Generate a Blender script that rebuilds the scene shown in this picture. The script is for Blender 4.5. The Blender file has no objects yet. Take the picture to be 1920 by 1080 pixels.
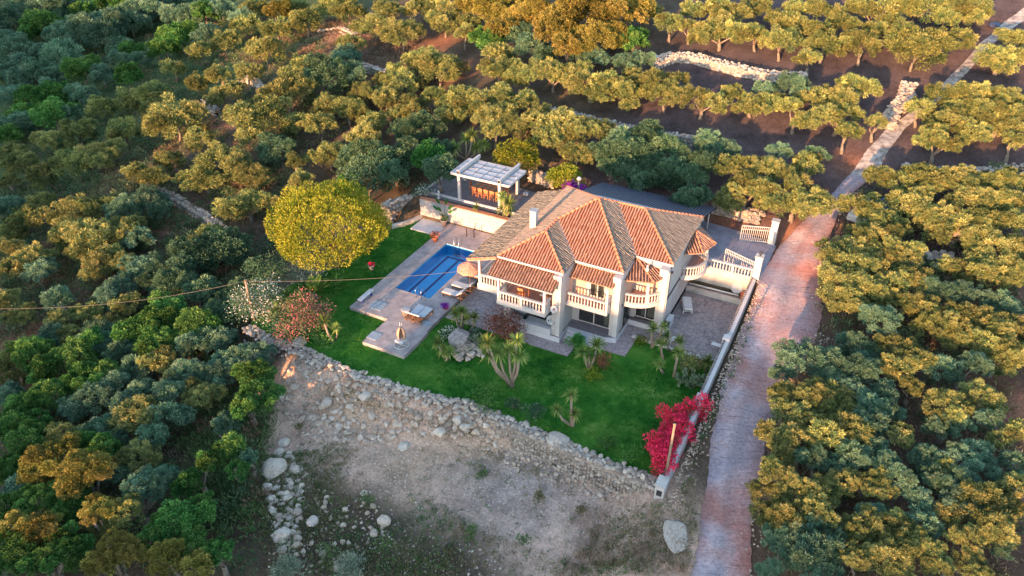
import bpy, bmesh, math, random
import numpy as np
from mathutils import Vector, Matrix
R=math.radians
SC=bpy.context.scene
COL=SC.collection
rng=np.random.default_rng(7)
random.seed(7)
# ------------------------------------------------------------------ camera
CAMH=35.0; FPX=1440.0; PITCH=R(34.0); YAW=R(27.3)
_cp,_sp,_cy,_sy=math.cos(PITCH),math.sin(PITCH),math.cos(YAW),math.sin(YAW)
def ray(px,py):
    a=(px-960)/FPX; b=(py-540)/FPX
    # camera axes in a yaw-0 frame
    dx=a; dy=_cp-b*_sp; dz=-_sp-b*_cp
    return np.array([dx*_cy-dy*_sy, dx*_sy+dy*_cy, dz])
def at(px,py,z=0.0):
    d=ray(px,py); t=(z-CAMH)/d[2]; p=d*t; return Vector((p[0],p[1],z))
def hz(px,py,b):
    d=ray(px,py); t=math.hypot(b[0],b[1])/math.hypot(d[0],d[1]); return CAMH+t*d[2]
def scale_at(p):
    d=Vector(p)-Vector((0,0,CAMH)); f=Vector((-_sy*_cp,_cy*_cp,-_sp)); return FPX/d.dot(f)
cam=bpy.data.cameras.new('camera'); cam.lens=36*FPX/1920; cam.sensor_width=36; cam.clip_end=3000
co=bpy.data.objects.new('camera',cam); COL.objects.link(co)
co.location=(0,0,CAMH); co.rotation_euler=(math.pi/2-PITCH,0,YAW); SC.camera=co
# ------------------------------------------------------------------ light
SUN_EL=R(8.0); SUN_DIR=Vector((-0.06,-1.0,0)).normalized()
sd=Vector((SUN_DIR.x*math.cos(SUN_EL),SUN_DIR.y*math.cos(SUN_EL),math.sin(SUN_EL)))
W=bpy.data.worlds.new('World'); SC.world=W; W.use_nodes=True
nt=W.node_tree; bg=nt.nodes['Background']
sky=nt.nodes.new('ShaderNodeTexSky'); sky.sky_type='NISHITA'; sky.sun_disc=False
sky.sun_elevation=SUN_EL; sky.sun_rotation=math.atan2(sd.x,sd.y); sky.air_density=1.0; sky.dust_density=0.6; sky.ozone_density=1.05
nt.links.new(sky.outputs[0],bg.inputs[0]); bg.inputs[1].default_value=0.15
sl=bpy.data.lights.new('sun','SUN'); sl.energy=3.0; sl.angle=R(0.5); sl.color=(1.0,0.525,0.25)
so=bpy.data.objects.new('sun',sl); COL.objects.link(so); so.rotation_euler=(-sd).to_track_quat('-Z','Y').to_euler()
so.location=(0,-20,60)
vs=SC.view_settings; vs.view_transform='Standard'; vs.look='None'; vs.gamma=1; vs.exposure=2.3
SC.cycles.max_bounces=5; SC.cycles.diffuse_bounces=2; SC.cycles.transparent_max_bounces=12
# ------------------------------------------------------------------ materials
def newmat(name):
    m=bpy.data.materials.new(name); m.use_nodes=True
    n=m.node_tree.nodes; return m,n,m.node_tree.links,n['Principled BSDF']
def noise(n,l,scale,detail=4,rough=.6,coord=None,vec=None):
    t=n.new('ShaderNodeTexNoise'); t.inputs['Scale'].default_value=scale; t.inputs['Detail'].default_value=detail; t.inputs['Roughness'].default_value=rough
    if vec is not None: l.new(vec,t.inputs['Vector'])
    return t
def objco(n): return n.new('ShaderNodeTexCoord').outputs['Object']
def geopos(n): return n.new('ShaderNodeNewGeometry').outputs['Position']
def ramp(n,l,fac,stops):
    r=n.new('ShaderNodeValToRGB'); e=r.color_ramp.elements
    while len(e)<len(stops): e.new(.5)
    for k,(p,c) in enumerate(stops):
        e[k].position=p; e[k].color=(c[0],c[1],c[2],1) if not isinstance(c,(int,float)) else (c,c,c,1)
    l.new(fac,r.inputs[0]); return r
def mixc(n,l,fac,a,b,mode='MIX'):
    m=n.new('ShaderNodeMix'); m.data_type='RGBA'; m.blend_type=mode
    for s,v in ((0,fac),(6,a),(7,b)):
        if hasattr(v,'is_output') or isinstance(v,bpy.types.NodeSocket): l.new(v,m.inputs[s])
        elif isinstance(v,(int,float)): m.inputs[s].default_value=v
        else: m.inputs[s].default_value=(*v,1)
    return m.outputs[2]
def bump(n,l,b,h,strength=.4,dist=.05):
    k=n.new('ShaderNodeBump'); k.inputs['Strength'].default_value=strength; k.inputs['Distance'].default_value=dist
    l.new(h,k.inputs['Height']); l.new(k.outputs[0],b.inputs['Normal'])
def mat(name,c1,c2=None,scale=4,rough=.8,bmp=0,metal=0,bscale=None,lo=.35,hi=.65,spec=.3):
    m,n,l,b=newmat(name); b.inputs['Roughness'].default_value=rough; b.inputs['Metallic'].default_value=metal
    b.inputs['Specular IOR Level'].default_value=spec
    if c2 is None: c2=tuple(x*.82 for x in c1)
    t=noise(n,l,scale,6,.65,vec=geopos(n))
    r=ramp(n,l,t.outputs[0],[(lo,c1),(hi,c2)])
    l.new(r.outputs[0],b.inputs['Base Color'])
    if bmp:
        t2=noise(n,l,bscale or scale*4,5,.7,vec=geopos(n)); bump(n,l,b,t2.outputs[0],bmp,.05)
    return m
def leafmat(name,c1,c2,c3=None,trans=.10,var=.38,pos=None):
    m,n,l,b=newmat(name)
    at_=n.new('ShaderNodeAttribute'); at_.attribute_name='tint'
    stops=[(0,c1),(1,c2)] if c3 is None else [(0,c1),(.6,c2),(1,c3)]
    if pos: stops=[(0,c1),(pos-.08,c2),(pos,c3)]
    r=ramp(n,l,at_.outputs['Fac'],stops)
    oi=n.new('ShaderNodeObjectInfo'); hs=n.new('ShaderNodeHueSaturation')
    mp=n.new('ShaderNodeMapRange'); mp.inputs[3].default_value=1-var; mp.inputs[4].default_value=1+var; l.new(oi.outputs['Random'],mp.inputs[0])
    l.new(mp.outputs[0],hs.inputs['Value'])
    mp2=n.new('ShaderNodeMapRange'); mp2.inputs[3].default_value=.482; mp2.inputs[4].default_value=.518
    mm=n.new('ShaderNodeMath'); mm.operation='FRACT'; m7=n.new('ShaderNodeMath'); m7.operation='MULTIPLY'; m7.inputs[1].default_value=7.3
    l.new(oi.outputs['Random'],m7.inputs[0]); l.new(m7.outputs[0],mm.inputs[0]); l.new(mm.outputs[0],mp2.inputs[0]); l.new(mp2.outputs[0],hs.inputs['Hue'])
    l.new(r.outputs[0],hs.inputs['Color'])
    d=n.new('ShaderNodeBsdfDiffuse'); t=n.new('ShaderNodeBsdfTranslucent'); x=n.new('ShaderNodeMixShader'); x.inputs[0].default_value=trans
    l.new(hs.outputs[0],d.inputs[0]); l.new(hs.outputs[0],t.inputs[0]); l.new(d.outputs[0],x.inputs[1]); l.new(t.outputs[0],x.inputs[2])
    l.new(x.outputs[0],n['Material Output'].inputs[0]); n.remove(b)
    return m
M={}
M['white']=mat('white_paint',(.55,.515,.515),(.485,.45,.45),1.2,.75,.05)
M['wall']=mat('warm_white_render',(.50,.445,.445),(.44,.40,.385),.9,.85,.1,bscale=30)
M['plinth']=mat('white_plinth',(.55,.545,.59),(.48,.475,.51),1.0,.85,.08)  # bluish tint puts the lavender shade at the base into the paint
M['stained']=mat('stained_white',(.54,.50,.47),(.30,.27,.25),.8,.9,.2,lo=.4,hi=.75)
M['greytile']=mat('grey_floor_tile',(.20,.18,.20),(.15,.135,.15),3,.6)
M['pinktile']=mat('pink_floor_tile',(.42,.24,.22),(.34,.19,.18),2.5,.7)
M['concrete']=mat('pool_concrete',(.42,.36,.36),(.25,.22,.23),1.4,.9,.25,bscale=14)
M['conc_dark']=mat('driveway_concrete',(.33,.30,.34),(.22,.20,.24),.9,.9,.2)
M['deckstone']=mat('terrace_stone',(.22,.19,.20),(.15,.13,.14),1.5,.85,.2)
M['wood']=mat('brown_wood',(.26,.14,.08),(.16,.085,.05),6,.6)
M['orangewood']=mat('orange_wood',(.62,.23,.10),(.46,.16,.07),6,.5)
M['tablewood']=mat('table_wood',(.30,.19,.12),(.20,.12,.08),5,.6)
M['cushion']=mat('pale_blue_cushion',(.50,.51,.55),(.44,.45,.50),3,.9)
M['umbrella']=mat('peach_canvas',(.62,.30,.22),(.52,.24,.17),2,.9)
M['plastic']=mat('white_plastic',(.66,.63,.62),(.58,.56,.55),2,.45)
M['metalwhite']=mat('white_metal',(.58,.55,.55),(.48,.46,.46),3,.45)
M['steel']=mat('steel',(.55,.56,.58),None,3,.25,metal=.9)
M['galv']=mat('galvanised_grey',(.38,.38,.42),(.30,.30,.33),2,.5)
M['dark']=mat('dark_grey',(.05,.05,.06),(.03,.03,.035),4,.6)
M['bluepaint']=mat('blue_paint',(.05,.08,.30),None,3,.5)
M['terracotta']=mat('terracotta_pot',(.48,.17,.09),(.36,.12,.07),4,.8)
M['greypot']=mat('grey_pot',(.24,.22,.23),(.17,.15,.16),4,.8)
M['wicker']=mat('grey_wicker',(.20,.18,.17),(.12,.10,.10),14,.8,.4)
M['tanwicker']=mat('tan_wicker',(.46,.33,.25),(.38,.26,.19),14,.8,.4)
M['bark']=mat('grey_bark',(.26,.21,.17),(.15,.12,.10),5,.95,.6,bscale=16)
M['bark_red']=mat('pine_bark',(.24,.16,.13),(.14,.09,.08),5,.95,.6,bscale=16)
M['yuccabark']=mat('yucca_bark',(.34,.27,.22),(.24,.18,.14),8,.95,.5)
M['polewood']=mat('pole_wood',(.34,.24,.18),(.24,.16,.12),5,.9)
M['cable']=mat('cable',(.20,.165,.145),None,2,.6)
M['rock']=mat('limestone',(.50,.44,.41),(.33,.28,.27),2.2,.95,.6,bscale=9)
M['rockpale']=mat('pale_limestone',(.58,.53,.50),(.42,.37,.35),2.4,.95,.5,bscale=9)
M['rockgrey']=mat('grey_stone',(.36,.32,.31),(.17,.15,.15),3.4,.95,.5,bscale=9)
M['rockred']=mat('reddish_stone',(.46,.28,.22),(.32,.19,.15),2.0,.95,.5,bscale=9)
M['lid']=mat('blue_grey_lid',(.30,.36,.42),(.24,.29,.34),2,.6)
M['curtain']=mat('pale_curtain',(.50,.52,.44),(.42,.44,.37),6,.9)
M['carport']=mat('corrugated_dark',(.17,.165,.205),(.11,.11,.145),2.5,.55,.1)
M['flash']=mat('grey_flashing',(.30,.29,.31),None,2,.6)
M['acgrey']=mat('ac_grey',(.55,.55,.58),None,2,.5)
M['canopy']=mat('pergola_panel',(.42,.44,.49),(.37,.39,.44),1.5,.7)
M['cactus']=mat('cactus_pad',(.17,.23,.12),(.11,.16,.09),5,.7)
M['carblue']=mat('blue_car_paint',(.06,.12,.30),(.05,.10,.26),2,.25,spec=.6)
M['carwhite']=mat('pale_car_paint',(.60,.64,.70),None,2,.25,spec=.6)
M['bluerock']=mat('dark_blue_rock',(.04,.06,.14),(.03,.04,.09),3,.5)
M['rubber']=mat('rubber',(.02,.02,.02),None,4,.8)
M['redpot']=mat('red_flowers_base',(.5,.05,.05),None,4,.8)
def glassmat():
    m,n,l,b=newmat('window_glass'); b.inputs['Base Color'].default_value=(.05,.055,.06,1); b.inputs['Roughness'].default_value=.06; b.inputs['Specular IOR Level'].default_value=.7
    g=n.new('ShaderNodeBsdfTransparent'); g.inputs[0].default_value=(.75,.76,.74,1); x=n.new('ShaderNodeMixShader'); x.inputs[0].default_value=.5
    l.new(g.outputs[0],x.inputs[1]); l.new(b.outputs[0],x.inputs[2]); l.new(x.outputs[0],n['Material Output'].inputs[0]); return m
M['glass']=glassmat()
def watermat():
    m,n,l,b=newmat('pool_water')
    g=n.new('ShaderNodeBsdfTransparent'); g.inputs[0].default_value=(.62,.9,.98,1)
    gl=n.new('ShaderNodeBsdfGlossy'); gl.inputs['Roughness'].default_value=.04
    fr=n.new('ShaderNodeFresnel'); fr.inputs[0].default_value=1.33; x=n.new('ShaderNodeMixShader')
    t=noise(n,l,3,3,.5,vec=geopos(n)); k=n.new('ShaderNodeBump'); k.inputs['Strength'].default_value=.06; k.inputs['Distance'].default_value=.05; l.new(t.outputs[0],k.inputs['Height'])
    l.new(k.outputs[0],gl.inputs['Normal']); l.new(k.outputs[0],fr.inputs['Normal'])
    l.new(fr.outputs[0],x.inputs[0]); l.new(g.outputs[0],x.inputs[1]); l.new(gl.outputs[0],x.inputs[2]); l.new(x.outputs[0],n['Material Output'].inputs[0]); n.remove(b); return m
M['water']=watermat()
M['poolblue']=mat('pool_tile_blue',(.14,.62,.95),(.12,.56,.92),1.5,.4)
M['poolline']=mat('pool_line_navy',(.01,.02,.22),None,3,.4)
def tilemat(name,c1,c2,dark,damt,seed):
    m,n,l,b=newmat(name); b.inputs['Roughness'].default_value=.85; b.inputs['Specular IOR Level'].default_value=.2
    p=geopos(n); mp=n.new('ShaderNodeMapping'); mp.inputs['Location'].default_value=(seed,seed*2,0); l.new(p,mp.inputs['Vector'])
    a=n.new('ShaderNodeAttribute'); a.attribute_name='tint'
    r=ramp(n,l,a.outputs['Fac'],[(0,tuple(q*.16 for q in c1)),(.10,tuple(q*.30 for q in c1)),(.16,c1),(1,c2)])  # lowest stops paint shade into the gaps between the barrel tiles
    t=noise(n,l,2.6,6,.75,vec=mp.outputs[0]); rr=ramp(n,l,t.outputs[0],[(.5-damt*.18,1.0),(.62-damt*.1,0.0)])
    t2=noise(n,l,17,3,.7,vec=mp.outputs[0]); rr2=ramp(n,l,t2.outputs[0],[(.45,.35),(.6,1.0)])
    mul=n.new('ShaderNodeMath'); mul.operation='MULTIPLY'; inv=n.new('ShaderNodeMath'); inv.operation='SUBTRACT'; inv.inputs[0].default_value=1; l.new(rr.outputs[0],inv.inputs[1])
    l.new(inv.outputs[0],mul.inputs[0]); l.new(rr2.outputs[0],mul.inputs[1])
    mu=n.new('ShaderNodeMath'); mu.operation='MULTIPLY'; mu.inputs[1].default_value=damt; l.new(mul.outputs[0],mu.inputs[0])
    l.new(mixc(n,l,mu.outputs[0],r.outputs[0],dark),b.inputs['Base Color']); return m
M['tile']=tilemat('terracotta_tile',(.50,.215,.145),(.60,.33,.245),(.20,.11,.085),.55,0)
M['tile_weathered']=tilemat('shaded_tile',(.31,.235,.19),(.40,.32,.265),(.18,.14,.12),.6,5)  # greyer copy for side slopes, their lack of sun painted into the colour
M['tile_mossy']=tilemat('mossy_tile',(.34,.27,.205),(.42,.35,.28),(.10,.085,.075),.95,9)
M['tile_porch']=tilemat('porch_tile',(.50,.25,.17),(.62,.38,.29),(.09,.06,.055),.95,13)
M['ridge']=mat('ridge_tile',(.58,.24,.145),(.46,.18,.11),4,.85,.2)
# foliage
M['olive']=leafmat('sunlit_olive_leaves',(.035,.085,.045),(.205,.23,.08),(.44,.395,.135))  # olive leaves with the golden sunlight put into their colour
M['oliveshade']=leafmat('shaded_olive_leaves',(.03,.085,.06),(.115,.215,.135),(.25,.34,.21))  # same olive leaves, teal shade put into the colour
M['broad']=leafmat('green_broadleaf',(.02,.075,.025),(.085,.20,.05),(.19,.31,.08))
M['oak']=leafmat('dark_oak_leaves',(.075,.085,.025),(.24,.21,.055),(.36,.28,.08))
M['ever']=leafmat('evergreen_leaves',(.02,.06,.04),(.08,.15,.085),(.17,.24,.13))
M['lime']=leafmat('lemon_tree_leaves',(.08,.15,.02),(.22,.26,.03),(.34,.32,.05))
M['bright']=leafmat('bright_green_leaves',(.035,.12,.03),(.07,.22,.05),(.12,.30,.08))
M['pine']=leafmat('pine_needles',(.05,.11,.015),(.30,.30,.035),(.50,.42,.08),var=.1)
M['yucca']=leafmat('yucca_leaves',(.05,.12,.03),(.19,.26,.07),(.42,.38,.12),trans=.15)
M['palm']=leafmat('palm_leaves',(.04,.11,.03),(.09,.20,.05),(.16,.27,.07),trans=.2)
M['bract']=leafmat('magenta_bracts',(.05,.09,.03),(.58,.012,.08),(.85,.05,.20),var=.05,pos=.42)
M['purple']=leafmat('purple_bracts',(.18,.02,.30),(.30,.04,.48),None,var=.05)
M['redleaf']=leafmat('red_green_leaves',(.06,.06,.035),(.20,.08,.05),(.42,.13,.09),var=.05)
M['whiteflower']=leafmat('white_oleander',(.04,.09,.05),(.09,.17,.08),(.78,.76,.74),var=.05,pos=.76)
M['pinkflower']=leafmat('pink_oleander',(.07,.09,.045),(.17,.17,.09),(.66,.16,.24),var=.05,pos=.80)
M['dead']=leafmat('dead_twigs',(.14,.115,.11),(.27,.22,.21),(.36,.30,.28),var=.05)
M['weed']=leafmat('weeds',(.08,.09,.04),(.19,.18,.08),(.36,.30,.18),var=.0)
M['drygrass']=leafmat('dry_grass',(.18,.12,.09),(.34,.23,.16),(.46,.35,.26),var=.0)
M['greenweed']=leafmat('green_weeds',(.04,.095,.035),(.11,.19,.07),(.20,.27,.10),var=.0)
M['scrubgreen']=leafmat('scrub_leaves',(.02,.06,.035),(.085,.15,.08),(.19,.24,.12),var=0); M['scrubbrown']=leafmat('brown_scrub',(.08,.06,.04),(.22,.15,.10),(.36,.25,.17),var=0)
M['sage']=leafmat('sage_shrub',(.12,.17,.12),(.24,.29,.21),(.36,.38,.29),var=.1)
# ------------------------------------------------------------------ object helpers
ORG={}
def setp(o,label=None,cat=None,group=None,kind=None):
    if label: o['label']=label
    if cat: o['category']=cat
    if group: o['group']=group
    if kind: o['kind']=kind
    return o
def E(name,label,cat,loc=(0,0,0),group=None,rz=0):
    o=bpy.data.objects.new(name,None); COL.objects.link(o); o.location=loc; o.rotation_euler=(0,0,rz); o.empty_display_size=.2
    ORG[o]=Vector(loc); return setp(o,label,cat,group)
def linkmesh(name,me,parent=None,org=None):
    o=bpy.data.objects.new(name,me); COL.objects.link(o)
    if parent is not None: o.parent=parent; ORG[o]=ORG.get(parent,Vector())
    return o
class MB:
    def __init__(s): s.v=[]; s.f=[]; s.sm=[]
    def add(s,vs,fs,smooth=False):
        b=len(s.v); s.v+= [tuple(v) for v in vs]; s.f+=[tuple(i+b for i in f) for f in fs]; s.sm+=[smooth]*len(fs); return s
    def box(s,x0,x1,y0,y1,z0,z1):
        v=[(x,y,z) for z in (z0,z1) for y in (y0,y1) for x in (x0,x1)]
        return s.add(v,[(0,2,3,1),(4,5,7,6),(0,1,5,4),(1,3,7,5),(3,2,6,7),(2,0,4,6)])
    def bbox(s,x0,x1,y0,y1,z0,z1,b=.02):   # bevelled box (chamfered vertical edges + top)
        v=[];ring=[(x0+b,y0),(x1-b,y0),(x1,y0+b),(x1,y1-b),(x1-b,y1),(x0+b,y1),(x0,y1-b),(x0,y0+b)]
        for z in (z0,z1-b): v+=[(x,y,z) for x,y in ring]
        cx,cy=(x0+x1)/2,(y0+y1)/2
        v+=[(x+(b if x<cx else -b),y+(b if y<cy else -b),z1) for x,y in ring]
        f=[tuple(reversed(range(8))),tuple(range(16,24))]
        for k in range(2):
            for i in range(8): j=(i+1)%8; f.append((k*8+i,k*8+j,k*8+8+j,k*8+8+i))
        return s.add(v,f)
    def beam(s,a,b,w,h,up=(0,0,1)):
        a=Vector(a);b=Vector(b);d=(b-a).normalized();u=Vector(up); r=d.cross(u)
        if r.length<1e-4: r=Vector((1,0,0))
        r.normalize(); u=r.cross(d); v=[]
        for p in (a,b):
            for q,t in ((-1,-1),(1,-1),(1,1),(-1,1)): v.append(p+r*(w/2*q)+u*(h/2*t))
        return s.add(v,[(0,1,2,3),(7,6,5,4),(0,4,5,1),(1,5,6,2),(2,6,7,3),(3,7,4,0)])
    def tube(s,pts,rad,n=7,caps=True):
        pts=[Vector(p) for p in pts]; 
        if not isinstance(rad,(list,tuple)): rad=[rad]*len(pts)
        v=[];f=[]; ref=Vector((0,0,1))
        for i,p in enumerate(pts):
            d=(pts[min(i+1,len(pts)-1)]-pts[max(i-1,0)]).normalized()
            r=d.cross(ref)
            if r.length<.05: r=d.cross(Vector((1,0,0)))
            r.normalize(); u=r.cross(d)
            for k in range(n):
                a=2*math.pi*k/n; v.append(p+(r*math.cos(a)+u*math.sin(a))*rad[i])
        for i in range(len(pts)-1):
            for k in range(n):
                k2=(k+1)%n; f.append((i*n+k,i*n+k2,(i+1)*n+k2,(i+1)*n+k))
        if caps: f.append(tuple(reversed(range(n)))); f.append(tuple(range((len(pts)-1)*n,len(pts)*n)))
        return s.add(v,f,True)
    def lathe(s,prof,c=(0,0,0),n=10):
        v=[];f=[]
        for r,z in prof:
            for k in range(n): a=2*math.pi*k/n; v.append((c[0]+r*math.cos(a),c[1]+r*math.sin(a),c[2]+z))
        m=len(prof)
        for i in range(m-1):
            for k in range(n): k2=(k+1)%n; f.append((i*n+k,i*n+k2,(i+1)*n+k2,(i+1)*n+k))
        f.append(tuple(reversed(range(n)))); f.append(tuple(range((m-1)*n,m*n)))
        return s.add(v,f,True)
    def prism(s,poly,z0,z1):
        n=len(poly); v=[(p[0],p[1],z0) for p in poly]+[(p[0],p[1],z1) for p in poly]
        a=sum(poly[i][0]*poly[(i+1)%n][1]-poly[(i+1)%n][0]*poly[i][1] for i in range(n))
        if a<0: v=[(p[0],p[1],z0) for p in poly[::-1]]+[(p[0],p[1],z1) for p in poly[::-1]]
        f=[tuple(reversed(range(n))),tuple(range(n,2*n))]+[(i,(i+1)%n,n+(i+1)%n,n+i) for i in range(n)]
        return s.add(v,f)
    def quad(s,*p): return s.add(p,[tuple(range(len(p)))])
    def mesh(s,name,m,org=Vector()):
        me=bpy.data.meshes.new(name); me.from_pydata([(v[0]-org[0],v[1]-org[1],v[2]-org[2]) for v in s.v],[],s.f)
        me.polygons.foreach_set('use_smooth',s.sm); me.materials.append(m)
        return me
    def build(s,name,m,parent=None):
        org=ORG.get(parent,Vector()) if parent is not None else Vector()
        return linkmesh(name,s.mesh(name,m,org),parent)
    def own(s,name,m,label,cat,group=None,kind=None):      # top-level single mesh
        o=linkmesh(name,s.mesh(name,m)); return setp(o,label,cat,group,kind)
def mesh_np(name,V,F,m,tint=None,smooth=False):
    me=bpy.data.meshes.new(name); V=np.asarray(V,np.float32); F=np.asarray(F,np.int32); k=F.shape[1]
    me.vertices.add(len(V)); me.vertices.foreach_set('co',V.ravel())
    me.loops.add(F.size); me.loops.foreach_set('vertex_index',F.ravel())
    me.polygons.add(len(F)); me.polygons.foreach_set('loop_start',np.arange(0,F.size,k,dtype=np.int32)); me.polygons.foreach_set('loop_total',np.full(len(F),k,np.int32))
    me.polygons.foreach_set('use_smooth',np.full(len(F),smooth,bool))
    me.update(calc_edges=True)
    if tint is not None:
        a=me.attributes.new('tint','FLOAT','POINT'); a.data.foreach_set('value',np.asarray(tint,np.float32))
    me.materials.append(m); return me
def nrm(a): return a/np.maximum(np.linalg.norm(a,axis=-1,keepdims=True),1e-9)
def leaves(b,d,L,w,tint,rg):
    n=len(b); s=nrm(np.cross(d,rg.normal(size=(n,3)))); L=np.broadcast_to(L,(n,))[:,None]; w=np.broadcast_to(w,(n,))[:,None]
    V=np.stack([b,b+d*L*.5+s*w*.5,b+d*L,b+d*L*.5-s*w*.5],1).reshape(-1,3)
    F=np.arange(4*n).reshape(n,4); return V,F,np.repeat(tint,4)
def sph(rg,n): return nrm(rg.normal(size=(n,3)))
def cat_np(parts):
    V=[];F=[];T=[];o=0
    for v,f,t in parts: V.append(v);F.append(f+o);T.append(t);o+=len(v)
    return np.concatenate(V),np.concatenate(F),np.concatenate(T)
def lobe_np(rg,nsub,per,L,w,flat=.85,up=.45,sub=.36,jit=.45):
    ps=[]
    for k in range(nsub):
        z=1-1.45*(k+.5)/nsub; a=k*2.39996+rg.uniform(-.3,.3); r=math.sqrt(max(0,1-z*z)); n0=np.array([r*math.cos(a),r*math.sin(a),z])
        rad=rg.uniform(.5,.95); c=n0*rad; c[2]*=flat; sr=sub*rg.uniform(.65,1.35)
        nn=sph(rg,per); b=c+nn*sr*(rg.uniform(.15,1,(per,1))**.6)
        d=nrm(nn*.7+n0*.5+np.array([0,0,up])+rg.normal(size=(per,3))*jit)
        t0=rg.normal(0,.15); t=np.clip(rg.normal(.5,.24,per)+t0,0,1)
        ps.append(leaves(b,d,L*rg.uniform(.6,1.3,per),w,t,rg))
        m_=max(6,per//6); n2=nrm(sph(rg,m_)+n0*.8+np.array([0,0,.5])); ps.append(leaves(c+n2*sr*.8,nrm(n2+rg.normal(size=(m_,3))*.3),L*rg.uniform(1.2,2.0,m_),w*1.1,np.clip(rg.normal(.62,.2,m_)+t0,0,1),rg))
    return cat_np(ps)
def obj_np(name,parts,m,parent=None,loc=(0,0,0),label=None,cat=None,group=None,kind=None):
    V,F,T=parts; me=mesh_np(name,V,F,m,T); o=linkmesh(name,me,parent); o.location=loc
    return setp(o,label,cat,group,kind)
ORD=['zeroth','first','second','third','fourth','fifth','sixth','seventh','eighth','ninth','tenth','eleventh','twelfth','thirteenth','fourteenth','fifteenth','sixteenth','seventeenth','eighteenth','nineteenth','twentieth','twenty-first','twenty-second','twenty-third','twenty-fourth','twenty-fifth']
# ------------------------------------------------------------------ terrain
def poly_dist(P,x,y):
    P=np.array(P,float); n=len(P); d=np.full(x.shape,1e9); ins=np.zeros(x.shape,bool)
    for i in range(n):
        a=P[i];b=P[(i+1)%n]; e=b-a; t=np.clip(((x-a[0])*e[0]+(y-a[1])*e[1])/(e@e+1e-12),0,1)
        d=np.minimum(d,np.hypot(x-a[0]-t*e[0],y-a[1]-t*e[1]))
        c=((a[1]>y)!=(b[1]>y)); xx=(b[0]-a[0])*(y-a[1])/((b[1]-a[1])+1e-12)+a[0]; ins^=(c&(x<xx))
    return np.where(ins,0,d),ins
def ss(a,b,x): t=np.clip((x-a)/(b-a),0,1); return t*t*(3-2*t)
RET_PX=[(470,612),(520,640),(600,668),(650,694),(720,716),(800,742),(880,757),(960,790),(1040,824),(1120,858),(1200,888),(1234,903)]
RET=[at(px,py,0.0) for px,py in RET_PX]
LEFT=[at(*p,0.0) for p in ((736,430),(690,465),(620,505),(545,535),(480,585))]
LOT=[(p.x,p.y) for p in RET]+[(-6.5,31.2),(-6.5,52.7),(-12,52.7),(-12,52.4),(-36.8,52.4)]+[(p.x,p.y) for p in LEFT]
UP=[(-37.2,53.3),(-5.7,53.5),(-5.7,59.6),(-11,61),(-26,61.5),(-37.6,59.5)]
def terr(x,y):
    x=np.asarray(x,float);y=np.asarray(y,float)
    back=([62,75,90,110,150,220,400,900],[2.7,5.0,8.0,12,19,30,48,80])
    A=np.interp(y,[-10,10,30,45,52,57]+back[0],[-1.6,-.9,.35,.95,1.5,2.0]+back[1])
    Rb=np.interp(y,[-10,10,25,35,45,52,58]+back[0],[-2.6,-2.3,-1.9,-1.45,-1.0,.6,2.0]+back[1])
    B=np.interp(y,[-10,15,30,45,60,80,110,150,220,400,900],[-6,-4.6,-3.6,-2.7,-.5,2.6,7,12,20,36,70])
    B=B-.20*np.clip(-72-x,0,60)-.05*np.clip(-45-x,0,30)
    wr=ss(-9.5,-5.9,x); h=Rb*(1-wr)+A*wr
    wl=ss(-33,-52,x); h=h*(1-wl)+B*wl
    h=h+.05*np.clip(x-2,0,60)*ss(70,20,y)*.6
    h=h+.16*np.sin(x*.31+1.3)*np.sin(y*.27)+.08*np.sin(x*.83+y*.6)+.05*np.sin(x*1.7-y*1.3)
    shade_crest=16.9-6.8*ss(-28,-38,x)-2.0*ss(-15,-6,x)+8*ss(-76,-98,x)  # unseen ridge behind the camera, height shaped to shade the scene
    h=h*(1-ss(6,-60,y))+shade_crest*ss(6,-60,y)
    du,_=poly_dist(UP,x,y); w=ss(3.0,0,du); h=h*(1-w)+1.96*w
    dl,_=poly_dist(LOT,x,y); w=ss(.65+3.0*ss(-15.5,-19,x)*ss(-37,-34.5,x)*ss(39,36,y),0,dl); h=h*(1-w)-.06*w
    dp,_=poly_dist([(-32.6,40.9),(-28.1,40.9),(-28.1,49.9),(-32.6,49.9)],x,y); h=np.where(dp<.01,-1.6,h)
    return h
def gnd(px,py,lift=0.0,tmax=320):
    d=ray(px,py); t=np.arange(18,tmax,.25); p=d[None]*t[:,None]
    h=terr(p[:,0],p[:,1])+lift; z=CAMH+p[:,2]; k=np.argmax(z<h)
    if k==0: k=len(t)-1
    q=p[k]; return Vector((q[0],q[1],float(terr(np.array([q[0]]),np.array([q[1]]))[0])))
def gz(x,y): return float(terr(np.array([x]),np.array([y]))[0])
def axis(a,b,c,d,fine):
    L=[-900,-600,-400,-280,-230]; 
    return np.unique(np.concatenate([np.linspace(-900,a,14),np.arange(a,b,1.6),np.arange(b,c,fine),np.arange(c,d,1.6),np.linspace(d,900,14)]))
gx=axis(-150,-62,14,60,.42); gy=axis(-80,8,78,160,.42)
X,Y=np.meshgrid(gx,gy); Z=terr(X,Y)
nx,ny=len(gx),len(gy)
idx=np.arange(nx*ny).reshape(ny,nx)
F=np.stack([idx[:-1,:-1],idx[:-1,1:],idx[1:,1:],idx[1:,:-1]],-1).reshape(-1,4)
V=np.stack([X,Y,Z],-1).reshape(-1,3)
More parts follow.
